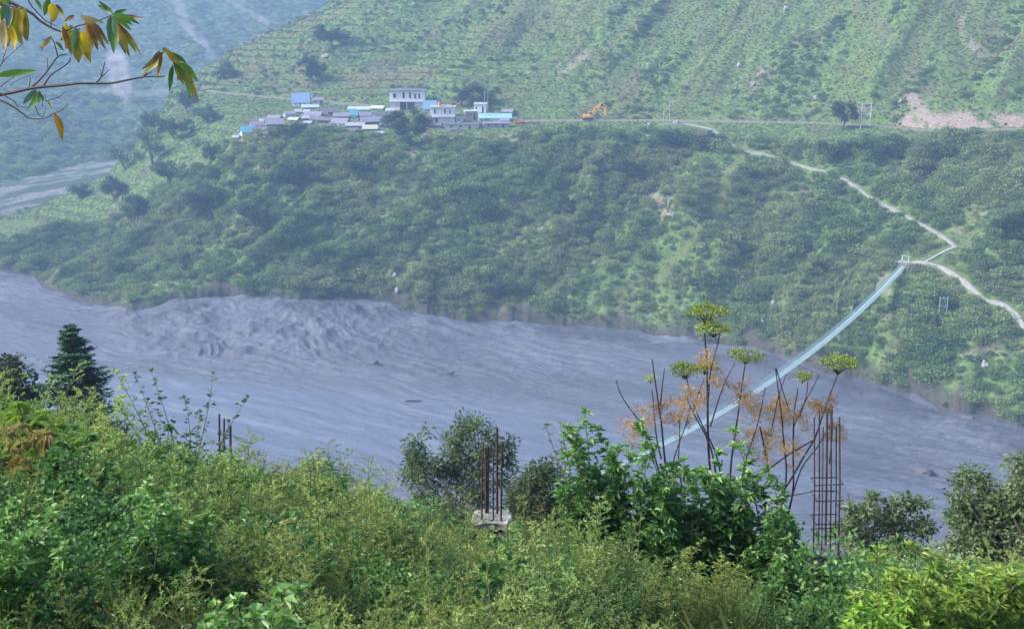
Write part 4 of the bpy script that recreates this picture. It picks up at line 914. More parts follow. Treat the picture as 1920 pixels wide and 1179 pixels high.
# ---- boulders
M_rock = plain('pale_rock', (.42, .42, .42), (.24, .24, .26), 1.2, .9, .6); M_rock2 = plain('mud_covered_rock', (.12, .12, .145), (.07, .07, .09), 1.2, .8, .6)
def rock_mesh(seed, m):
    import bmesh
    bm = bmesh.new(); bmesh.ops.create_icosphere(bm, subdivisions=3, radius=.5); r = random.Random(seed); o3 = Vector((r.uniform(0, 50), r.uniform(0, 50), 0))
    from mathutils import noise as mn
    for v in bm.verts: v.co *= 1 + .55 * mn.noise(v.co * 2.2 + o3) + .2 * mn.noise(v.co * 6 + o3)
    me = bpy.data.meshes.new('boulder'); bm.to_mesh(me); bm.free(); me.materials.append(m); return me
RK = [rock_mesh(s, M_rock) for s in range(4)]
for i, (px, py, wp, hp, lab) in enumerate([(1747, 552, 17, 9, 'long pale boulder between the bridge head and the green power frame'), (1713, 612, 14, 9, 'white boulder on the grass left of the green power frame'), (1846, 690, 14, 16, 'tall pale rock below the right hand slope track'),
        (1450, 572, 10, 10, 'pale boulder left of the bridge cables'), (1430, 608, 9, 12, 'grey boulder just above the mud left of the bridge'), (1449, 624, 6, 6, 'small white stone above the mud left of the bridge'), (1472, 20, 10, 9, 'pale outcrop near the top of the far slope'),
        (1386, 126, 9, 9, 'pale boulder in the bare stripe above the road'), (1412, 160, 12, 7, 'pale boulder at the foot of the bare stripe'), (1530, 186, 10, 7, 'white stone on the slope left of the roadside tree'), (1688, 194, 10, 8, 'bright stone above the pink road cutting'),
        (745, 548, 9, 10, 'pale rock at the mud edge under the left gully'), (740, 520, 8, 10, 'pale stone above the mud edge rock'), (1218, 236, 10, 6, 'white stone on the road edge left of the pole pair'),
        (1268, 232, 12, 7, 'white stone right of the pole pair'), (797, 258, 12, 9, 'pale stone at the bare earth below the big dark tree'), (318, 233, 7, 6, 'white stone on the ridge at the left'), (612, 108, 14, 7, 'pale stone in the terraces above the dark tree'), (1255, 385, 8, 12, 'pinkish stone in the bare patch on the bank')]):
    b_ = hit(px, py); d = (b_.y * CP - b_.z * SP) / F; o = link('boulder', RK[i % 4], None, b_ + Vector((0, 0, hp * d * .35))); o.scale = (wp * d * 1.0, wp * d * .8, hp * d * 1.1); o.rotation_euler = (0, 0, i * 1.3)
    tag(o, lab, 'boulder', 'pale boulders on the far slope')
def on_river(px, py):
    x, y, z = [float(c) for c in ray(px, py)]; Y = RIV * y / z; return Vector((x / y * Y, Y, RIV))
mb_ = rock_mesh(9, M_rock2)
for px, py, wp, hp, lab in [(700, 684, 26, 18, 'dark mud covered boulder where the mud cliff meets the flow'), (1002, 588, 12, 6, 'dark rock at the top edge of the mud'), (1730, 885, 46, 20, 'big mud covered boulder low at the right of the flow'), (1812, 790, 34, 24, 'dark mud hump under the right bank'), (845, 700, 14, 7, 'small dark rock in the rough mud')]:
    b_ = on_river(px, py); d = (b_.y * CP - b_.z * SP) / F; o = link('mud_boulder', mb_, None, b_ + Vector((0, 0, .3))); o.scale = (wp * d, wp * d * .8, hp * d); o.rotation_euler = (0, 0, px); tag(o, lab, 'boulder', 'rocks stranded in the mud')
b_ = on_river(775, 753); mb = MB(); mb.tube([(-2.2, 0, .2), (-.5, .1, .35), (1.2, 0, .3), (2.4, .1, .2)], [.18, .24, .2, .1], 6); tag(mb.build('drift_log', M_bark, None, b_), 'dark log drifting on the smooth mud', 'log')
# ------------------------------------------------------------------ foreground undergrowth (stuff)
G_ = lambda r, g, b_: (r, g, b_)
M_fea = leaf_mat('feathery_leaves', [(0.045, 0.105, 0.035), (0.15, 0.27, 0.065), (0.32, 0.46, 0.12), (0.62, 0.70, 0.32)], .4, ((0.30, 0.25, 0.06), .8), 0.45, .55, .25)
M_lfy = leaf_mat('broad_leaves', [(0.025, 0.08, 0.03), (0.065, 0.17, 0.055), (0.13, 0.28, 0.08), (0.28, 0.46, 0.15)], .35, ((0.10, 0.19, 0.04), .6), 0.5, .4, .25)
M_grs = leaf_mat('grass_blades', [(0.07, 0.11, 0.035), (0.16, 0.21, 0.07), (0.30, 0.31, 0.13), (0.42, 0.38, 0.2)], .35, ((0.22, 0.15, 0.07), .6), 0.6, .6, .3)
M_stem = plain('green_stem', (0.14, 0.17, 0.06), (0.08, 0.07, 0.035), 3, .8)
M_flw = plain('tiny_white_flowers', (.8, .8, .7), (.65, .62, .45), 3, .7)
def npoints(n, a0, a1, y0, y1_, wfun=None, up=0):
    out = np.zeros((0, 3))
    while len(out) < n:
        m = n * 3; Y = np.sqrt(rng.uniform(y0 ** 2, y1_ ** 2, m)); a = rng.uniform(a0, a1, m); X = a * Y
        w = np.ones(m) if wfun is None else wfun(X, Y, a); k_ = rng.random(m) < w
        out = np.vstack([out, np.stack([X[k_], Y[k_], nz(X[k_], Y[k_]) + up], 1)])
    return out[:n]
def mound(P): return np.clip(.86 + .9 * fbm(P[:, 0] * .55, P[:, 1] * .55, 561, 2), .5, 1.12)
def srot(k, t=.12): return np.stack([rng.normal(0, t, k), rng.normal(0, t, k), rng.uniform(0, 6.28, k)], 1)
fea = [herb_tpl(1.15, 61 + s, 36, 26, L=.021, W=.006, flower=.08) for s in range(5)]
fea2 = [herb_tpl(1.3, 71 + s, 26, 24, L=.03, W=.008, bend=.45, side=.34, ang=.7, stems=2) for s in range(4)]
lfy = [leafy_tpl(1.05, 81 + s, .068, .028, 17, 6, side=.07, per=4) for s in range(4)]
sml = [leafy_tpl(1.0, 91 + s, .027, .016, 30, 9, .5, per=5, side=.2) for s in range(4)]
gra_ = [tuft_tpl(.9, 80, .006, 101 + s, .45) for s in range(3)]
def clr(X, Y):
    p, _ = proj(np.stack([X, Y, nz(X, Y)], -1)); return 1 - .97 * ((p > 1585) & (Y < 6.6)) - .97 * ((p > 1500) & (p < 1600) & (Y > 7.2) & (Y < 12.5)) - .85 * ((p > 880) & (p < 970) & (Y > 8.5) & (Y < 15.5))
def sel(s, sc_, th): return lambda X, Y, a: clr(X, Y) * .97 * .06 + clr(X, Y) * .88 * sm(fbm(X * sc_, Y * sc_, s, 3), th - .15, th + .15)
def zone(X, Y, x0, x1, y0, y1):
    p, q = proj(np.stack([X, Y, nz(X, Y) + .8], -1)); return sm(p, x0 - 60, x0 + 60) * (1 - sm(p, x1 - 60, x1 + 60)) * sm(q, y0 - 40, y0 + 40) * (1 - sm(q, y1 - 40, y1 + 40))
def dark(X, Y): return np.clip(zone(X, Y, 360, 860, 990, 1400) + zone(X, Y, -200, 70, 880, 1070) + .8 * zone(X, Y, 560, 760, 900, 960) + zone(X, Y, 1240, 1520, 960, 1120), 0, 1)
lefty = lambda a: sm(-a, -.1, .35)
P = npoints(2400, -.74, .74, 3.6, 18.5, lambda X, Y, a: clr(X, Y) * (1 - .8 * dark(X, Y)) * (.12 + .75 * sm(fbm(X * .35, Y * .35, 501, 3), -.2, .15))); k = len(P)
scatter('feathery_weeds', fea, [M_fea, M_stem, M_flw], P, srot(k, .16), mound(P) * rng.uniform(.65, 1.2, k) * np.clip(P[:, 1] / 7, .55, 1), rng.integers(0, 5, k), 'fine leaved yellow green weeds covering the near slope')
P = npoints(900, -.74, .25, 3.6, 18, lambda X, Y, a: sm(-a, -.15, .25) * (.3 + .7 * sm(fbm(X * .3, Y * .3, 511, 3), -.2, .2))); k = len(P)
scatter('tall_weeds', fea2, [M_fea, M_stem, M_flw], P, srot(k, .18), mound(P) * rng.uniform(.8, 1.35, k) * np.clip(P[:, 1] / 7, .55, 1), rng.integers(0, 4, k), 'taller drooping weeds at the left of the near slope')
P = npoints(1600, -.74, .74, 3.6, 18.5, lambda X, Y, a: np.clip(sel(521, .4, .1)(X, Y, a) * .5 + dark(X, Y) * clr(X, Y), 0, 1)); k = len(P)
scatter('broad_leaved_weeds', lfy, [M_lfy, M_stem, M_flw], P, srot(k, .16), mound(P) * rng.uniform(.6, 1.15, k) * np.clip(P[:, 1] / 9.5, .38, 1), rng.integers(0, 4, k), 'dark broad leaved weeds among the feathery ones')
P = npoints(1500, -.74, .74, 3.6, 18.5, sel(531, .4, .0)); k = len(P)
scatter('small_leaved_weeds', sml, [M_lfy, M_stem, M_flw], P, srot(k, .16), mound(P) * rng.uniform(.6, 1.15, k) * np.clip(P[:, 1] / 9.5, .38, 1), rng.integers(0, 4, k), 'bushy small leaved weeds on the near slope')
P = npoints(900, -.74, .74, 5.2, 18.5, sel(541, .5, .1)); k = len(P)
scatter('tall_grass', gra_, [M_grs], P, srot(k, .1), rng.uniform(.8, 1.5, k) * np.clip(P[:, 1] / 9, .5, 1), rng.integers(0, 3, k), 'dry and green grass blades among the weeds')
M_slope = leaf_mat('slope_scrub_leaves', [(0.025, 0.05, 0.022), (0.05, 0.09, 0.035), (0.09, 0.14, 0.055)], .3, ((0.12, 0.13, 0.05), .6), .1, .6, .3)
sb = [bush_tpl(2.0, 1.6, 700, .16, 211 + s, 6) for s in range(4)]
P = npoints(2600, -.6, .6, 18.5, 150, None, -.3); k = len(P)
scatter('slope_scrub', sb, [M_slope], P, srot(k, .1), np.clip(rng.uniform(.5, .9, k) * (1 + P[:, 1] * .006), 0, 1.5), rng.integers(0, 4, k), 'scrub on the near slope dropping to the river')
wb = [bush_tpl(1.0, 1.1, 1500, .045, 231 + s, 6) for s in range(3)] + [bush_tpl(1.3, .9, 1900, .035, 241 + s, 8) for s in range(3)]
P = npoints(420, -.74, .74, 5.5, 18.5, lambda X, Y, a: clr(X, Y) * sm(fbm(X * .5, Y * .5, 551, 3), -.1, .25), -.05); k = len(P)
scatter('weed_bushes', wb, [M_lfy], P, srot(k, .1), rng.uniform(.6, 1.4, k) * np.clip(P[:, 1] / 10, .5, 1), rng.integers(0, 6, k), 'low rounded leafy bushes rising out of the weeds')
P = npoints(260, -.9, .9, 1.0, 3.0); k = len(P)
P = P[P[:, 1] < 3.0]; k = len(P)
scatter('short_grass', gra_, [M_grs], P, srot(k, .1), rng.uniform(.25, .4, k), rng.integers(0, 3, k), 'short grass at the viewpoint')

# ------------------------------------------------------------------ single shrubs and trees of the foreground
def nbase(px, Y, dz=0): a = float(ray(px, 900)[0] / ray(px, 900)[1]); return Vector((a * Y, Y, float(nz(a * Y, Y)) + dz))
def nearby(px, top, Y): b_ = nbase(px, Y); tp = at(px, top, Y); b_.x = tp.x; b_.z = float(nz(b_.x, Y)); return b_, tp.z - b_.z, (b_.y * CP - tp.z * SP) / F
M_pine = leaf_mat('fir_needles', [(0.022, 0.065, 0.045), (0.045, 0.12, 0.07), (0.09, 0.20, 0.10)], .1, None, 1, .6, .1)
M_grey = leaf_mat('grey_green_leaves', [(0.04, 0.075, 0.036), (0.085, 0.14, 0.06), (0.16, 0.23, 0.10), (0.32, 0.38, 0.22)], .3, None, 1, .5, .1)
M_shrub = leaf_mat('bright_shrub_leaves', [(0.03, 0.09, 0.032), (0.08, 0.20, 0.06), (0.18, 0.36, 0.10), (0.38, 0.54, 0.20)], .35, None, 1, .38, .1)
M_yel = leaf_mat('yellow_green_leaves', [(0.03, 0.085, 0.022), (0.085, 0.19, 0.035), (0.19, 0.32, 0.055), (0.40, 0.48, 0.10)], .4, None, 1, .45, .1)
M_oliv = leaf_mat('olive_leaves', [(0.04, 0.055, 0.02), (0.10, 0.12, 0.035), (0.2, 0.17, 0.06)], .35, None, 1, .5, .1)
def fir(px, top, Y, wpx, label):
    b_, H, d = nearby(px, top, Y); t = thing('fir_tree', label, 'fir tree', b_); r = np.random.default_rng(5)
    mb = MB(); mb.tube([(0, 0, -.4), (0.03, 0, H * .5), (0, 0, H)], [H * .02, H * .012, .01], 6); mb.build('trunk', M_bark, t)
    lf, br = MB(), MB(); z = H * .3; W = wpx * d / 2
    while z < H * .99:
        u = (H - z) / 3.4; Lb = W * min(1.25, .1 + (H - z) / 2.1); nb = 9
        for j in range(nb):
            a = r.uniform(0, 6.28); L = Lb * r.uniform(.7, 1.12); d_ = np.array([math.cos(a), math.sin(a), 0]); q = np.linspace(0, 1, 14)
            S = np.array([0, 0, z]) + d_ * (q * L)[:, None] + np.array([0, 0, 1]) * (-.18 * L * q + .22 * L * q * q)[:, None]
            br.tube(S[::4], [.03, .02, .01, .006], 3, cap=False)
            for s in (-1, 0, 1):
                m = 26; qi = r.uniform(.12, 1, m); p = np.stack([np.interp(qi, q, S[:, c]) for c in range(3)], 1); sd = np.array([-d_[1], d_[0], 0]) * s
                D = unit(d_ * .6 + sd + r.normal(size=(m, 3)) * .22 + [0, 0, -.1]); l = (.12 + .28 * L * (1 - qi)) * r.uniform(.6, 1.2, m)
                lf.leaves(p, D, unit(r.normal(size=(m, 3)) * .3 + [0, 0, 1]), l, l * .2 + .02, tint=np.clip(r.normal(.35, .13, m) + .4 * (qi > .8), 0, 1), droop=.12)
        z += .17 + .10 * u
    br.build('branches', M_bark, t)['kind'] = 'stuff'; lf.build('crown', M_pine, t)
fir(130, 604, 40, 128, 'dark green fir tree rising at the left in front of the mud river')
def btree(px, top, Y, wpx, label, lobes, mat, nclus, nleaf, leaf, seed, name='leafy_tree', cat='tree', crown0=.25, sparse=.9, lw=.5, stems=1, trunk_r=None, group=None):
    b_, H, d = nearby(px, top, Y); return crown_tree(name, label, cat, b_, H * 1.0, wpx * d, lobes, nclus, nleaf, leaf, mat, group, trunk_r or H * .014, seed, crown0, sparse, lw, stems=stems)
M_dkg = leaf_mat('dark_grey_leaves', [(0.028, 0.05, 0.03), (0.06, 0.09, 0.05), (0.12, 0.155, 0.085)], .2, None, 1, .7, .1)
btree(18, 640, 46, 130, 'dark rounded tree cut by the left edge behind the weeds', [(0, .78, .2), (-.2, .6, .25), (.2, .58, .25), (0, .5, .3)], M_dkg, 90, 9000, .22, 3, lw=.7)
btree(200, 790, 44, 120, 'low dark bush right under the fir tree', [(0, .75, .22), (-.25, .6, .22), (.25, .6, .2)], M_dkg, 60, 6000, .2, 4, name='bush', cat='bush', lw=.7)
btree(862, 768, 34, 225, 'airy grey green tree standing behind the middle rebar column', [(-.02, .90, .13), (.18, .88, .12), (-.3, .78, .15), (.34, .82, .12), (.02, .75, .2), (-.36, .62, .14), (.14, .64, .16), (-.42, .70, .1), (.4, .68, .1), (-.15, .66, .12)], M_grey, 150, 9500, .12, 6, lw=.55, crown0=.5, sparse=.40, stems=3, trunk_r=.05)
btree(590, 842, 30, 150, 'small grey green bush at the edge of the weeds in front of the mud', [(.1, .86, .16), (-.2, .74, .2), (.28, .8, .14), (0, .6, .3)], M_grey, 90, 6500, .10, 8, name='bush', cat='bush', sparse=.7, stems=2)
btree(1018, 862, 26, 170, 'dark green bush between the airy tree and the leafy shrub', [(0, .8, .2), (-.2, .66, .2), (.2, .6, .25)], M_slope, 90, 15000, .11, 9, name='bush', cat='bush', sparse=.8, stems=2)
btree(1665, 898, 20, 200, 'dark loose bush just right of the tall rebar column', [(-.2, .8, .16), (.1, .86, .1), (.3, .78, .14), (-.3, .6, .2), (.1, .58, .26), (.38, .66, .1)], M_grey, 90, 5200, .10, 10, name='bush', cat='bush', sparse=.38, stems=3)
btree(1895, 846, 19, 270, 'large grey leaved tree at the right edge', [(.05, .88, .14), (-.2, .72, .18), (.2, .7, .26), (-.25, .5, .2), (.1, .48, .3), (-.1, .6, .22)], M_grey, 200, 21000, .085, 12, sparse=.42, lw=.6, stems=3)

def stem_shrub(name, label, cat, px, base_py, Y, stems, mat, L, W, nodes, per, seed, droop=.3, depth=.25, group=None, side=.12, tipl=True, smat=None, upw=0):
    """shrub whose leafy stems end at given heights: stems = (base dx m, tip px, tip py)"""
    r = np.random.default_rng(seed); b_ = nbase(px, Y); t = thing(name, label, cat, b_, 0, group); sb_, lf = MB(), MB()
    for (bx, tx, ty) in stems:
        dY = r.uniform(-depth, depth); tp = np.array(at(tx, ty, Y + dY)) - np.array(b_); b0 = np.array([bx, dY * .3, 0.]); q = np.linspace(0, 1, 9)[:, None]
        S = b0 + (tp - b0) * q + np.array([-(tp[0] - b0[0]) * .22, 0, 0]) * np.sin(q * 3.14) + np.array([r.normal(0, .03), r.normal(0, .03), 0]) * np.sin(q * 6.28)
        H = np.linalg.norm(tp - b0); sb_.tube(S, np.linspace(.006 + H * .004, .002, 9), 4, cap=False, m=0); qq = q[:, 0]
        tw = []
        for k in range(int(nodes * H)):
            u = r.uniform(.25, 1); p = np.array([np.interp(u, qq, S[:, j]) for j in range(3)]); a = r.uniform(0, 6.28); l = side * H * r.uniform(.5, 1.2) * (1.15 - u)
            e = p + np.array([math.cos(a), math.sin(a), .75]) * l; sb_.tube([p, e], [.003, .0012], 3, cap=False); n = per; v = r.uniform(.15, 1, n)[:, None]
            D = unit(np.stack([r.normal(size=n), r.normal(size=n), r.normal(.0 + upw, .35, n)], 1) + (e - p) * .8 / (l + .01)); ll = L * r.uniform(.55, 1.25, n)
            lf.leaves(p + (e - p) * v, D, unit(r.normal(size=(n, 3)) * .4 + [0, 0, 1]), ll, W * r.uniform(.7, 1.2, n), tint=np.clip(r.normal(.32, .16, n) + .3 * (u - .6) + .22 * (u > .85) + .1 * (v[:, 0] > .7), 0, 1), droop=droop)  # leaves low on the stems tinted darker for shaded gaps, tips lighter
        if tipl:
            n = 8; a = np.arange(n) * .9; D = unit(np.stack([np.cos(a) * .6, np.sin(a) * .6, np.full(n, .6)], 1)); lf.leaves(np.tile(S[-1], (n, 1)) - D * .01, D, unit(r.normal(size=(n, 3)) * .3 + [0, 0, 1]), L * r.uniform(.5, 1, n), W * .8, tint=r.uniform(.6, .95, n), droop=droop * .6)
    sb_.build('stems', smat or M_stem, t)['kind'] = 'stuff'; lf.build('foliage', mat, t); return t
rr_ = np.random.default_rng(99)
def fan(px, tips, extra, n, w=.5):
    out = [(rr_.uniform(-w, w), x, y) for x, y in tips]
    (x0, y0, x1, y1_) = extra
    for _ in range(n): out.append((rr_.uniform(-w, w), rr_.uniform(x0, x1), rr_.uniform(y0, y1_)))
    return out
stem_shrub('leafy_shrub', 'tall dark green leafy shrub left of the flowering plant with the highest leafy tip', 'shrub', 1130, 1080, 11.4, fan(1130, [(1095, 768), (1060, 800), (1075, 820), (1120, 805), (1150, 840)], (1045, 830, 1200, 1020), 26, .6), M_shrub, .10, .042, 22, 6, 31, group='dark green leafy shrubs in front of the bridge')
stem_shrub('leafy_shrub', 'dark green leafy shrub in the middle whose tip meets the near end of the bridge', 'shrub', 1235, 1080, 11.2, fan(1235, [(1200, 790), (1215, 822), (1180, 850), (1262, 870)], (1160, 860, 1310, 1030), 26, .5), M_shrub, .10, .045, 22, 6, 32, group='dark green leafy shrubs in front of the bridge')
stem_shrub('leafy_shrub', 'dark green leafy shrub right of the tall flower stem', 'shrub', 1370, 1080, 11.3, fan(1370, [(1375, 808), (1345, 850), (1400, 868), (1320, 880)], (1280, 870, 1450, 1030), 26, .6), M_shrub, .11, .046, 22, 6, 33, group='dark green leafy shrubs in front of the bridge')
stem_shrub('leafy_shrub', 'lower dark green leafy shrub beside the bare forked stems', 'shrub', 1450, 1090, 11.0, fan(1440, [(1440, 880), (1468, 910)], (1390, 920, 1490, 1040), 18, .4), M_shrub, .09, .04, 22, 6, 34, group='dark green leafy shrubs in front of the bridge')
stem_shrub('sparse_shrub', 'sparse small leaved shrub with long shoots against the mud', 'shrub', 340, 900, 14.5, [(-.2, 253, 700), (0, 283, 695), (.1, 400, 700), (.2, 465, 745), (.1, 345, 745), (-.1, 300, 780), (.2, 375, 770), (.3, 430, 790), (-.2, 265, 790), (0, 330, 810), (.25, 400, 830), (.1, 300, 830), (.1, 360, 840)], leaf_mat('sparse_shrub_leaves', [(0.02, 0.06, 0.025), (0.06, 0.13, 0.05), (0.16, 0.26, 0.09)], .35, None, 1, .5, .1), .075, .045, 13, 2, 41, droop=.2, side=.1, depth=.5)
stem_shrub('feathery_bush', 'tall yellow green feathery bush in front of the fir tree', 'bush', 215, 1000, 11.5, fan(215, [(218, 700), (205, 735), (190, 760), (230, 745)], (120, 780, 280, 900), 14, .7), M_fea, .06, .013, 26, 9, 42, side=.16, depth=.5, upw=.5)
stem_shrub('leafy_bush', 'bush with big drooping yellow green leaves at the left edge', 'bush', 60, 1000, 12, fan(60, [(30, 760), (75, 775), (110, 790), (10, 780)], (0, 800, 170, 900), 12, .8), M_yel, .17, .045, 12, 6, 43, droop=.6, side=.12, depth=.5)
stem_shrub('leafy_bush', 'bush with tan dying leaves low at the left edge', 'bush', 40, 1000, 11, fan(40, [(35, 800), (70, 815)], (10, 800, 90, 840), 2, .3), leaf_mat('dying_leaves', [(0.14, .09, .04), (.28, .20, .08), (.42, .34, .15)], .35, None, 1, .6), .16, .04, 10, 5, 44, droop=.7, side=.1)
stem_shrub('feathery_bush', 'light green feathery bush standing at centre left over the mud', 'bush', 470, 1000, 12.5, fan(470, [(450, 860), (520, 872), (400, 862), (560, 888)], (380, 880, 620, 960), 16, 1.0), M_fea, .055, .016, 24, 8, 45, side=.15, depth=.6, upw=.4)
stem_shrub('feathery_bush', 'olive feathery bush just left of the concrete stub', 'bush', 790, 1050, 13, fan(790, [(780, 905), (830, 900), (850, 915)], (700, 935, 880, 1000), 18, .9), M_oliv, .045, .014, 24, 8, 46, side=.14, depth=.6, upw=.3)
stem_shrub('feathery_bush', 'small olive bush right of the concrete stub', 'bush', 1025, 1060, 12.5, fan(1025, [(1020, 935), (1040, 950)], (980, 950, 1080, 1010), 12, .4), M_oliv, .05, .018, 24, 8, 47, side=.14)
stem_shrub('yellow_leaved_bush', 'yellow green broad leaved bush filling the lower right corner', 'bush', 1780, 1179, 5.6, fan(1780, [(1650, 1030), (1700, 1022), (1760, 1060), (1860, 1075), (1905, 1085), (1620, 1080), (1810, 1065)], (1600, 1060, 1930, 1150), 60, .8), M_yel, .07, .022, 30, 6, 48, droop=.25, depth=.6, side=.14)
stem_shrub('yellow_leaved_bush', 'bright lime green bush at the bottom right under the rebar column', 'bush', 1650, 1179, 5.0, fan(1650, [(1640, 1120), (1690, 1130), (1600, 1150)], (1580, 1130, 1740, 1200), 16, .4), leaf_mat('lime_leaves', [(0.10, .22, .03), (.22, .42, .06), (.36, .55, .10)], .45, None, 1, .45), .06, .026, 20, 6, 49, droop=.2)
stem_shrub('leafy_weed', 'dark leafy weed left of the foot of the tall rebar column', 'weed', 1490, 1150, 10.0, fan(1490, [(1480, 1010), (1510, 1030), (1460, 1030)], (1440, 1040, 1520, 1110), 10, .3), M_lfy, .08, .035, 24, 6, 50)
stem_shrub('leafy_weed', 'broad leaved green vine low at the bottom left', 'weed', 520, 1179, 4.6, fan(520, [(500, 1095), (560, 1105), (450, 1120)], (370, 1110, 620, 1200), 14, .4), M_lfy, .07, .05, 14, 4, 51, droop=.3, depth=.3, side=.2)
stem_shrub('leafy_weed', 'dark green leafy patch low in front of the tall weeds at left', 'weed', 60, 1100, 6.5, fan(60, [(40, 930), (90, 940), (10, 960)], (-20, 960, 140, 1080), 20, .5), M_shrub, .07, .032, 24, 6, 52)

for i_, (px, Y, tips, ext, n_, mt, lab) in enumerate([
    (330, 13, [(318, 800), (350, 815), (290, 812)], (270, 830, 400, 920), 14, M_lfy, 'leafy shrub under the long shoots of the sparse shrub'),
    (430, 12, [(445, 850), (420, 862)], (380, 870, 480, 950), 12, M_shrub, 'leafy shrub hiding the feet of the three short rebars'),
    (640, 12.5, [(625, 868), (650, 890), (600, 905)], (580, 905, 700, 980), 14, M_lfy, 'leafy shrub rising where the weeds dip towards the mud'),
    (130, 10, [(140, 800), (110, 830), (170, 818)], (70, 840, 220, 950), 16, M_lfy, 'leafy shrub between the drooping bush and the feathery bush'),
    (720, 10, [(715, 935), (740, 950)], (670, 955, 790, 1050), 14, M_shrub, 'green leafy shrub left of the olive bush'),
    (1120, 9.5, [(1110, 985), (1085, 1000), (1150, 1000)], (1040, 1005, 1200, 1090), 16, M_fea, 'light feathery bush at the foot of the tallest leafy shrub'),
    (1330, 9, [(1320, 1010), (1350, 1030), (1290, 1030)], (1250, 1040, 1420, 1120), 16, M_fea, 'light feathery bush at the foot of the flowering plant'),
    (930, 8, [(920, 1010), (960, 1000)], (860, 1030, 1020, 1130), 14, M_lfy, 'leafy shrub in front of the white topped stub'),
    (300, 8, [(280, 900), (330, 915)], (220, 930, 400, 1040), 16, M_shrub, 'darker leafy shrub in the middle of the left weeds')]):
    w_ = mt is M_fea
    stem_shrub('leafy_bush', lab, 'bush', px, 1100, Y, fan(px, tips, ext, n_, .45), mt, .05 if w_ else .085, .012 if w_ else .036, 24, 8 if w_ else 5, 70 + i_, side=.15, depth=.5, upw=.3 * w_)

# ---- flowering umbel plant
M_dst = plain('dark_purple_stem', (0.045, 0.032, 0.045), (0.025, 0.018, 0.022), 8, .6)
M_umb = leaf_mat('umbel_green', [(0.12, 0.18, 0.03), (0.28, 0.36, 0.07), (0.52, 0.56, 0.20)], .4, None, 1, .5)
M_dead = leaf_mat('dead_umbel', [(0.22, 0.11, 0.05), (0.45, 0.26, 0.11), (0.62, 0.42, 0.22)], .35, None, 1, .7)
YU = 12.0; ub = nbase(1400, YU); up_ = thing('umbel_plant', 'tall dark stemmed flowering plant with green umbels above and dead orange ones below', 'plant', ub)
STEMS = [([(1340, 960), (1327, 845), (1327, 700), (1322, 640), (1320, 600)], 8, 2.5), ([(1350, 940), (1335, 835), (1300, 775), (1285, 740)], 6, 2), ([(1327, 760), (1332, 690), (1345, 650), (1350, 625)], 4, 2), ([(1250, 900), (1244, 835), (1240, 790), (1232, 740), (1225, 690), (1223, 673)], 6, 2), ([(1238, 760), (1241, 730), (1246, 690)], 4, 1.6),
    ([(1235, 880), (1215, 815), (1200, 790), (1180, 765), (1163, 740), (1155, 712)], 5, 1.6), ([(1240, 860), (1230, 820), (1225, 750), (1222, 730)], 4, 2), ([(1255, 890), (1268, 845), (1285, 800), (1296, 760)], 4, 1.6), ([(1270, 880), (1274, 835), (1275, 770)], 4, 1.6), ([(1360, 930), (1343, 845), (1315, 795), (1295, 745), (1287, 705)], 5, 2),
    ([(1365, 900), (1380, 805), (1388, 745), (1396, 690), (1398, 680)], 6, 2), ([(1332, 800), (1350, 740), (1362, 710), (1378, 680)], 4, 1.6), ([(1480, 900), (1470, 840), (1466, 780), (1458, 720), (1454, 690)], 5, 2), ([(1390, 880), (1410, 830), (1425, 780), (1435, 725)], 4, 1.6), ([(1490, 930), (1487, 880), (1488, 770), (1495, 740), (1496, 728)], 6, 2), ([(1488, 800), (1505, 760), (1520, 735), (1537, 700)], 4, 1.5),
    ([(1420, 1040), (1430, 975), (1480, 905), (1510, 850), (1530, 820), (1545, 770), (1558, 735), (1573, 695)], 7, 2), ([(1400, 920), (1440, 880), (1480, 850), (1530, 822)], 6, 3), ([(1495, 890), (1512, 862), (1534, 838), (1560, 790)], 4, 2), ([(1408, 1030), (1428, 958), (1452, 937), (1478, 930), (1520, 922)], 4, 1.6), ([(1500, 780), (1513, 740), (1515, 712)], 3, 1.5),
    ([(1425, 800), (1440, 870), (1442, 900)], 4, 2), ([(1455, 690), (1470, 740), (1480, 770)], 3, 1.2), ([(1300, 770), (1312, 730), (1320, 710)], 3, 1.4), ([(1448, 800), (1460, 740), (1475, 700)], 3, 1.4), ([(1380, 1000), (1390, 960), (1440, 900)], 5, 2.2), ([(1555, 870), (1562, 800), (1560, 760)], 3, 1.4)]
ru = np.random.default_rng(77)
def root_path(P):  # stems reach the ground at the plant's base
    return P
for i, (pl, w0, w1) in enumerate(STEMS):
    dy = ru.uniform(-.35, .35); P = [np.array(at(x, y, YU + dy)) - np.array(ub) for x, y in pl]
    if pl[0][1] >= 880: P = [np.array([P[0][0] * .35, dy * .5, -.05])] + P
    P = np.array(P); n = len(P); tt = np.linspace(0, n - 1, n * 3); P = np.stack([np.interp(tt, range(n), P[:, j]) for j in range(3)], 1)
    for _ in range(2): P[1:-1] = (P[:-2] + 2 * P[1:-1] + P[2:]) / 4
    px1 = YU / F; mb = MB(); mb.tube(P, np.linspace(w0 * px1 * .42, w1 * px1 * .5, len(P)), 5); mb.build('stem', M_dst, up_)
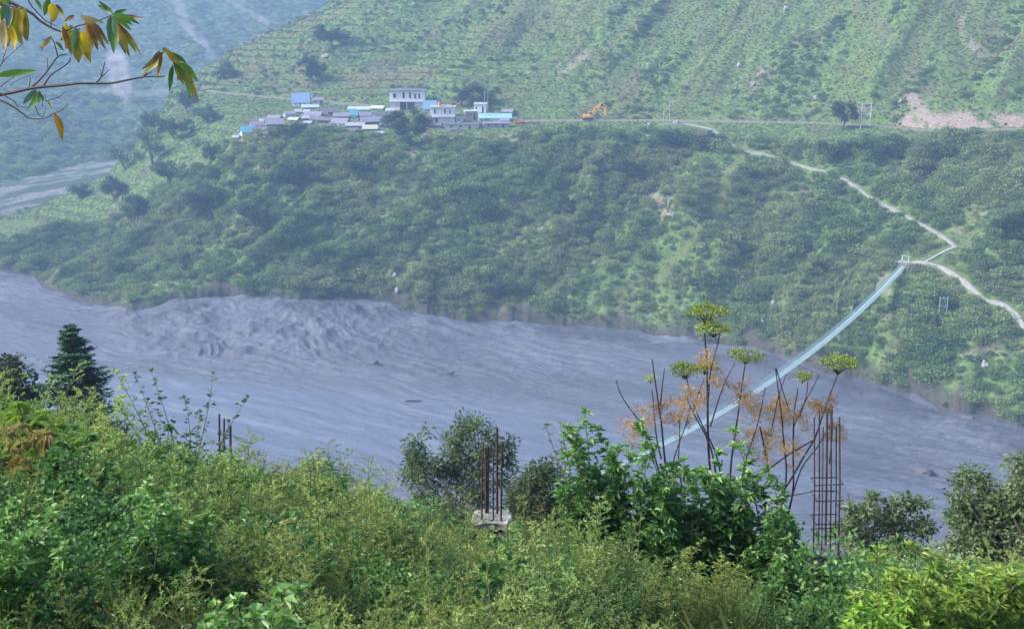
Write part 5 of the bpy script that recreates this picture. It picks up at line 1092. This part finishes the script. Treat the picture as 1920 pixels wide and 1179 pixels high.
def umbel(cx, cy, wp, hp, nray, mat, name, live, seed):
    r = np.random.default_rng(seed); mb = MB(); d = YU / F; c = np.array(at(cx, cy, YU + r.uniform(-.3, .3))) - np.array(ub); R, H = wp * d / 2, hp * d
    for k in range(nray):
        a = r.uniform(0, 6.28); q = math.sqrt(r.uniform(0.02, 1)); hub = c + np.array([0, 0, -H * .6 if live else 0.0])
        e = c + np.array([math.cos(a) * q * R, math.sin(a) * q * R, (H * .35 * (1 - q * q) + r.normal(0, H * .1)) if live else r.normal(0, H * .33)])
        if live: mb.tube([hub, (hub + e) / 2 + [0, 0, .01], e], [.0028, .002, .0015], 3, m=1, cap=False)
        m = 16 if live else 26
        if live: Q = e + r.normal(size=(m, 3)) * [.028, .028, .014]; D = rdir(m, .2); L, W_ = .034, .016
        else: Q = e + r.normal(size=(m, 3)) * [.03, .03, .02]; D = unit(r.normal(size=(m, 3)) + [0, 0, -.3]); L, W_ = .05, .009
        mb.leaves(Q, D, rdir(m), L * r.uniform(.5, 1.3, m), W_, tint=np.clip(r.normal(.5, .22, m), 0, 1), droop=.1)
    mb.build(name, [mat, M_dst], up_)['kind'] = 'stuff'
for i, (x, y, w, h, n) in enumerate([(1325, 588, 82, 36, 46), (1338, 618, 60, 26, 34), (1285, 695, 66, 30, 42), (1322, 690, 34, 24, 16), (1397, 668, 70, 26, 36), (1572, 682, 66, 36, 44), (1505, 708, 34, 20, 14), (1220, 712, 16, 14, 5), (1045, 800, 10, 10, 2)][:8]): umbel(x, y, w, h, n, M_umb, 'flower_head', True, 800 + i)
for i, (x, y, w, h, n) in enumerate([(1195, 790, 70, 40, 26), (1245, 766, 44, 36, 16), (1295, 752, 62, 46, 34), (1332, 680, 44, 50, 16), (1386, 738, 44, 50, 20), (1410, 752, 40, 30, 14), (1455, 765, 54, 50, 30), (1490, 772, 58, 44, 26), (1540, 762, 56, 34, 26), (1562, 808, 44, 32, 16), (1470, 832, 80, 40, 22), (1412, 808, 56, 44, 18), (1270, 785, 60, 36, 12), (1345, 705, 36, 36, 12), (1440, 810, 40, 40, 10), (1430, 870, 60, 50, 10), (1185, 830, 50, 40, 8)]): umbel(x, y, w, h, n, M_dead, 'dead_flower_head', False, 900 + i)
stem_shrub('leafy_shrub', 'drooping light green sprig reaching left from the tallest leafy shrub', 'shrub', 1120, 1080, 11.8, [(-.1, 1022, 796), (-.1, 1050, 792), (0, 1075, 800)], M_grey, .06, .02, 14, 5, 60)

# ---- rebar columns
M_rust = plain('rusty_steel', (0.085, 0.05, 0.045), (0.04, 0.03, 0.03), 14, .85, .3); M_conc2 = plain('pale_broken_concrete', (.36, .35, .33), (.12, .11, .10), 5, .95, .8)
def rebar_column(label, Y, bars, bottom, ties, stub, rad, seed, slab=None):
    cx = sum(q[0] for q in bars) / len(bars); g = nbase(cx, Y); b0 = at(cx, bottom, Y); g.x = b0.x; g.z = float(nz(g.x, Y)); t = thing('rebar_column', label, 'rebar column', g, 0, 'unfinished columns with bare steel bars'); r = random.Random(seed); O = np.array(g)
    d = (b0.y * CP - b0.z * SP) / F; hw_ = (max(q[0] for q in bars) - min(q[0] for q in bars)) * d / 2; deps = []
    for i, (x, y, th) in enumerate(bars):
        dy = (-1, 1, 1, -1, 1, -1, 0)[i % 7] * hw_ * .8; deps.append(dy); p0 = np.array(at(x, bottom + 14, Y + dy)) - O; p1 = np.array(at(x + r.uniform(-1.5, 1.5), y, Y + dy)) - O; p1[0] += r.uniform(-.006, .006)
        mb = MB(); mb.tube([p0 - [0, 0, .25], (p0 + p1) / 2 + [r.uniform(-.006, .006), 0, 0], p1], rad * th, 6); mb.build('rebar', M_rust, t)
    for y in ties:
        z = (np.array(at(cx, y, Y)) - O)[2]; mb = MB(); xa = (at(min(q[0] for q in bars), y, Y).x - O[0]) - .01; xb = (at(max(q[0] for q in bars), y, Y).x - O[0]) + .01; c = [(xa, -hw_ * .85), (xb, -hw_ * .85), (xb, hw_ * .85), (xa, hw_ * .85), (xa, -hw_ * .85)]
        mb.tube([(a, b__, z + r.uniform(-.02, .02)) for a, b__ in c], rad * .8, 4); mb.build('tie_ring', M_rust, t)
    import bmesh
    from mathutils import noise as mn
    zt = (np.array(at(cx, bottom + 5, Y)) - O)[2]; w = stub * d
    def lump(nm, cz, size, m, sd, lvl=4):
        bm = bmesh.new(); bmesh.ops.create_cube(bm, size=1.0); bmesh.ops.subdivide_edges(bm, edges=bm.edges[:], cuts=6, use_grid_fill=True)
        for v in bm.verts:
            v.co.x *= size[0]; v.co.y *= size[1]; v.co.z *= size[2]; q = v.co * 6 + Vector((sd, sd, 0)); v.co += Vector((mn.noise(q), mn.noise(q + Vector((9, 0, 0))), mn.noise(q + Vector((0, 9, 0))))) * size[0] * .11
        me = bpy.data.meshes.new(nm); bm.to_mesh(me); bm.free(); me.materials.append(m); o = link(nm, me, t); o.location = (0, 0, cz); return o
    lump('concrete_stub', (zt - .3) / 2 - .1, (w * .85, w * .85, zt + .1), M_conc2, seed); lump('broken_cap', zt - .06, (w * 1.1, w * 1.0, .10), M_conc2, seed + 5)
    return t
rebar_column('tallest bare rebar column at right with seven bars and tie rings', 11.6, [(1527, 782, 1), (1537, 770, 1), (1550, 772, 1.35), (1559, 768, 1), (1568, 800, .9), (1574, 782, 1), (1543, 800, .8)], 1024, (902, 928, 972, 998), 62, .0088, 1)
rebar_column('bare rebar column on a white topped concrete stub in the middle', 15, [(903, 848, 1), (911, 838, 1.3), (915, 835, 1), (925, 842, .8), (932, 802, 1.3), (939, 830, 1)], 962, (), 58, .0165, 2)
rebar_column('three short rebars poking out of the weeds left of centre', 20, [(412, 776, 1), (420, 784, 1), (433, 798, 1.3)], 868, (), 40, .019, 3)
# stones and roots heaped on the right column
for i, (x, y, w, h) in enumerate([(1552, 1062, 56, 10), (1535, 1040, 26, 18), (1560, 1046, 24, 14)]):
    b_ = at(x, y, 11.3); d = 11.6 / F; o = link('rubble_stone', RK[i], None, b_); o.scale = (w * d, .2, h * d * 1.3); o.rotation_euler = (0, .1, 0)
    tag(o, ('flat pale stone lying across the broken head of the tall rebar column', 'grey stone at the left foot of the tall rebars', 'grey stone at the right foot of the tall rebars')[i], 'stone')

# ---- branch hanging in at the upper left
YB = 3.0; bt = thing('overhanging_tree', 'thin branched tree reaching in at the upper left with yellow and green drooping leaves', 'tree', (-2.35, 3.1, float(nz(-2.35, 3.1))))
O = np.array(bt.location); M_twig = plain('twig_bark', (0.13, 0.09, 0.09), (0.07, 0.045, 0.05), 30, .8)
mb = MB(); top = 1.6; mb.tube([(0, 0, -.2), (.05, 0, 1.2), (-.03, .02, 2.4), (.02, 0, top - O[2])], [.07, .06, .05, .03], 8); mb.build('trunk', M_twig, bt)
def tw(pts, r0, r1, dy=0, attach=None):
    P = [np.array(at(x, y, YB + dy)) - O for x, y in pts]
    if attach is not None: P = [np.array([0.0, 0, attach - O[2]])] + P
    P = np.array(P); n = len(P); tt = np.linspace(0, n - 1, n * 3); P = np.stack([np.interp(tt, range(n), P[:, j]) for j in range(3)], 1); P[1:-1] = (P[:-2] + 2 * P[1:-1] + P[2:]) / 4
    m = MB(); k_ = YB / F / 2; m.tube(P, np.linspace(r0 * k_, r1 * k_, len(P)), 6); m.build('branch', M_twig, bt)
tw([(-60, 190), (0, 178), (30, 172), (60, 165), (82, 163), (120, 160), (150, 156), (180, 157), (210, 157), (240, 150), (270, 144), (300, 144), (310, 143)], 8, 2.5, 0, -.3)
tw([(-60, -20), (10, 0), (40, 15), (60, 25), (75, 40), (95, 52), (118, 62), (150, 55)], 8, 3, .05, .1)
tw([(-60, 176), (0, 187), (25, 200), (45, 215), (55, 223), (85, 223), (100, 213), (115, 208), (128, 195)], 4, 1.5, -.03, -.5)
for pts, a, c, dy in [([(60, 163), (75, 150), (90, 132), (108, 105), (125, 102)], 4, 2, .03), ([(82, 160), (95, 140), (115, 128), (130, 117), (132, 108)], 3.5, 2, -.03), ([(90, 133), (88, 108)], 2, 1.2, .02), ([(55, 162), (57, 146)], 2, 1.2, 0), ([(181, 155), (190, 145), (197, 115)], 3, 1.4, 0), ([(190, 145), (206, 130)], 2, 1, .01), ([(190, 143), (189, 131)], 1.8, 1, -.01),
        ([(108, 105), (102, 80), (95, 70), (80, 76)], 2.5, 1.2, .03), ([(50, -6), (57, 10), (85, 40), (108, 50)], 3, 1.6, .08), ([(0, 175), (28, 190), (32, 200), (60, 202)], 2.4, 1.2, -.04), ([(66, 200), (72, 215), (80, 222), (86, 205)], 1.8, 1, -.05), ([(80, 200), (78, 178)], 1.6, 1, .02), ([(85, 190), (112, 182), (122, 172)], 2, 1, .02),
        ([(0, 125), (10, 110), (20, 103), (45, 80)], 2, 1, .1), ([(3, 120), (12, 92)], 1.6, 1, .1), ([(0, 163), (18, 150), (28, 144)], 1.8, 1, .06), ([(18, 160), (38, 148), (56, 142)], 1.4, .8, .04), ([(118, 62), (140, 50), (185, 40), (212, 27)], 3, 2, 0), ([(265, 146), (285, 135)], 2.5, 1.5, .02), ([(270, 143), (295, 110), (310, 98)], 2.5, 1.5, .02), ([(95, 52), (98, 12)], 2.5, 1.5, .05), ([(-10, 5), (20, 12), (45, 18)], 3, 2, -.06), ([(85, 190), (84, 175)], 1.5, 1, 0)]: tw(pts, a, c, dy)
LC = {'g': (.07, .16, .035), 'b': (.14, .28, .04), 'y': (.62, .46, .03), 'o': (.40, .24, .04), 'n': (.17, .09, .035), 't': (.10, .20, .12), 'yg': (.30, .34, .04), 'tan': (.42, .33, .14)}
LM = {}
for k_, c_ in LC.items():
    tipc = (.14, .07, .03) if k_ in ('y', 'o', 'yg', 'tan', 'n') else tuple(x * .8 for x in c_)
    m, nt, b = new_mat('hanging_leaf_' + {'g': 'green', 'b': 'bright', 'y': 'yellow', 'o': 'ochre', 'n': 'brown', 't': 'teal', 'yg': 'lime', 'tan': 'tan'}[k_])
    f = math_(nt, 'ADD', attr(nt, 'tint'), math_(nt, 'MULTIPLY', math_(nt, 'SUBTRACT', noise(nt, 60, 3), .5), .9)); c = ramp(nt, f, [(.35, c_), (.62, tuple(.6 * x + .4 * y for x, y in zip(c_, (.5, .4, .06)))if k_ not in 'gbt' else tuple(x * 1.25 for x in c_)), (1.0, tipc)])
    nt.links.new(c, b.inputs[0]); b.inputs['Roughness'].default_value = .45; tr = N(nt, 'ShaderNodeBsdfTranslucent'); nt.links.new(c, tr.inputs[0]); ms = N(nt, 'ShaderNodeMixShader'); ms.inputs[0].default_value = .4
    nt.links.new(b.outputs[0], ms.inputs[1]); nt.links.new(tr.outputs[0], ms.inputs[2]); nt.links.new(ms.outputs[0], nt.nodes['Material Output'].inputs[0]); LM[k_] = m
def bleaf(x0, y0, x1, y1_, wpx, col, i):
    r = random.Random(i); dy = r.uniform(-.1, .1); A, B_ = np.array(at(x0, y0, YB + dy)) - O, np.array(at(x1, y1_, YB + dy + r.uniform(-.02, .03))) - O
    D = B_ - A; L = np.linalg.norm(D); D /= L; w = wpx * YB / F; yaw = r.uniform(-.7, .7); side_ = np.cross(D, [math.sin(yaw), -math.cos(yaw), .1]); side_ /= np.linalg.norm(side_); nrm = np.cross(side_, D)
    n = 9; q = np.linspace(0, 1, n); prof = np.sin(q ** .8 * math.pi) ** .75 * .5; prof[0] = .04; prof[-1] = .01; bow = np.sin(q * 3.14) * L * r.uniform(.04, .14); V, T = [], []
    for j in range(n):
        c = A + D * L * q[j] + nrm * bow[j] * -1 + side_ * math.sin(q[j] * 5 + i) * w * .06; e = w * prof[j]
        V += [c + side_ * e + nrm * e * .45, c, c - side_ * e + nrm * e * .45]
    Q = []
    for j in range(n - 1): Q += [[3 * j, 3 * j + 1, 3 * j + 4, 3 * j + 3], [3 * j + 1, 3 * j + 2, 3 * j + 5, 3 * j + 4]]
    mb = MB(); mb.add(V, Q=Q, tint=np.repeat(q * .9, 3)); mb.build('leaf', LM[col], bt, smooth=True)
LV = [(212, 27, 183, 9, 10, 'g'), (212, 27, 256, 40, 12, 'b'), (214, 28, 247, 58, 14, 'b'), (213, 27, 238, 18, 8, 'g'), (212, 30, 214, 102, 16, 'g'), (215, 32, 236, 104, 13, 't'), (218, 40, 256, 100, 10, 'b'), (208, 30, 204, 80, 12, 't'), (220, 26, 262, 46, 9, 'g'), (210, 30, 222, 84, 12, 'yg'),
    (143, 54, 149, 119, 24, 'yg'), (152, 58, 170, 118, 18, 'y'), (122, 44, 128, 94, 15, 'y'), (118, 50, 134, 104, 10, 'n'), (165, 45, 184, 96, 11, 'n'), (176, 44, 195, 86, 10, 'n'), (160, 36, 186, 72, 11, 'o'), (158, 40, 176, 90, 9, 'o'), (150, 30, 180, 46, 9, 'tan'), (140, 30, 120, 40, 8, 'n'), (136, 48, 112, 78, 9, 't'), (98, 6, 101, 42, 18, 'y'), (104, 8, 122, 36, 9, 'n'), (90, -4, 84, 30, 12, 'g'), (66, -4, 78, 20, 12, 'b'), (142, 50, 140, 100, 12, 't'), (170, 50, 168, 108, 8, 'n'), (125, 60, 124, 92, 10, 'o'),
    (14, 10, 18, 50, 15, 't'), (36, 12, 50, 78, 13, 'o'), (30, 14, 34, 72, 12, 'n'), (4, 38, 8, 98, 14, 'tan'), (20, 46, 27, 96, 15, 'y'), (46, 14, 52, 78, 10, 'yg'), (8, 10, 0, 44, 12, 'g'), (-4, 0, 22, 12, 12, 'b'), (42, 16, 38, 66, 11, 'yg'), (24, 14, 10, 56, 10, 'n'), (14, 50, 16, 88, 9, 'o'), (-6, 10, -2, 60, 12, 'o'),
    (-8, 142, 70, 132, 14, 'b'), (308, 96, 268, 140, 11, 'yg'), (302, 100, 295, 150, 10, 'o'), (312, 98, 342, 124, 12, 'o'), (324, 122, 317, 172, 9, 'g'), (322, 108, 364, 184, 12, 'g'), (340, 120, 359, 188, 10, 'b'), (340, 118, 372, 152, 13, 'b'), (325, 112, 346, 160, 11, 'n'), (310, 92, 332, 118, 12, 'yg'), (300, 96, 284, 122, 9, 't'), (318, 98, 350, 120, 10, 'g'), (332, 112, 336, 152, 9, 'yg'),
    (103, 212, 118, 264, 15, 'o'), (68, 168, 44, 196, 13, 't'), (72, 172, 52, 206, 12, 'g'), (76, 172, 72, 194, 9, 't'), (90, 188, 97, 206, 8, 'yg'), (98, 68, 74, 92, 8, 'tan'), (84, 74, 78, 96, 5, 'tan'), (104, 78, 120, 96, 7, 't'), (305, 96, 312, 90, 8, 'b')]
rl = random.Random(3)
for l in list(LV):
    if l[0] > -10 and not (l[0] < 0 and l[1] > 100) and not (95 < l[0] < 110 and l[1] > 200) and l[4] > 8 and rl.random() < .75:
        jx, jy = rl.uniform(-9, 9), rl.uniform(-4, 9); LV.append((l[0] + jx * .5, l[1] + jy * .5, l[2] + jx * 1.8, l[3] + jy - rl.uniform(0, 14), l[4] * rl.uniform(.6, .95), rl.choice([l[5], l[5], 'yg', 'n', 'o'])))
for i, l in enumerate(LV): bleaf(*l, i)
# ------------------------------------------------------------------ haze
m_hz = bpy.data.materials.new('haze_air'); m_hz.use_nodes = True; nt = m_hz.node_tree
nt.nodes.remove(nt.nodes['Principled BSDF'])
pv = nt.nodes.new('ShaderNodeVolumePrincipled'); pv.inputs['Color'].default_value = (0.42, 0.63, 1.0, 1); pv.inputs['Density'].default_value = HAZE
nt.links.new(pv.outputs[0], nt.nodes['Material Output'].inputs['Volume'])
hb = MB(); ztop = float(max(GZ.max(), FZ.max(), 20)) + 15
hb.box((0, 1150, (ztop - 112) / 2), (4200, 2700, ztop + 112))
o = hb.build('haze', m_hz); tag(o, 'thin blue haze hanging in the valley', kind='stuff')
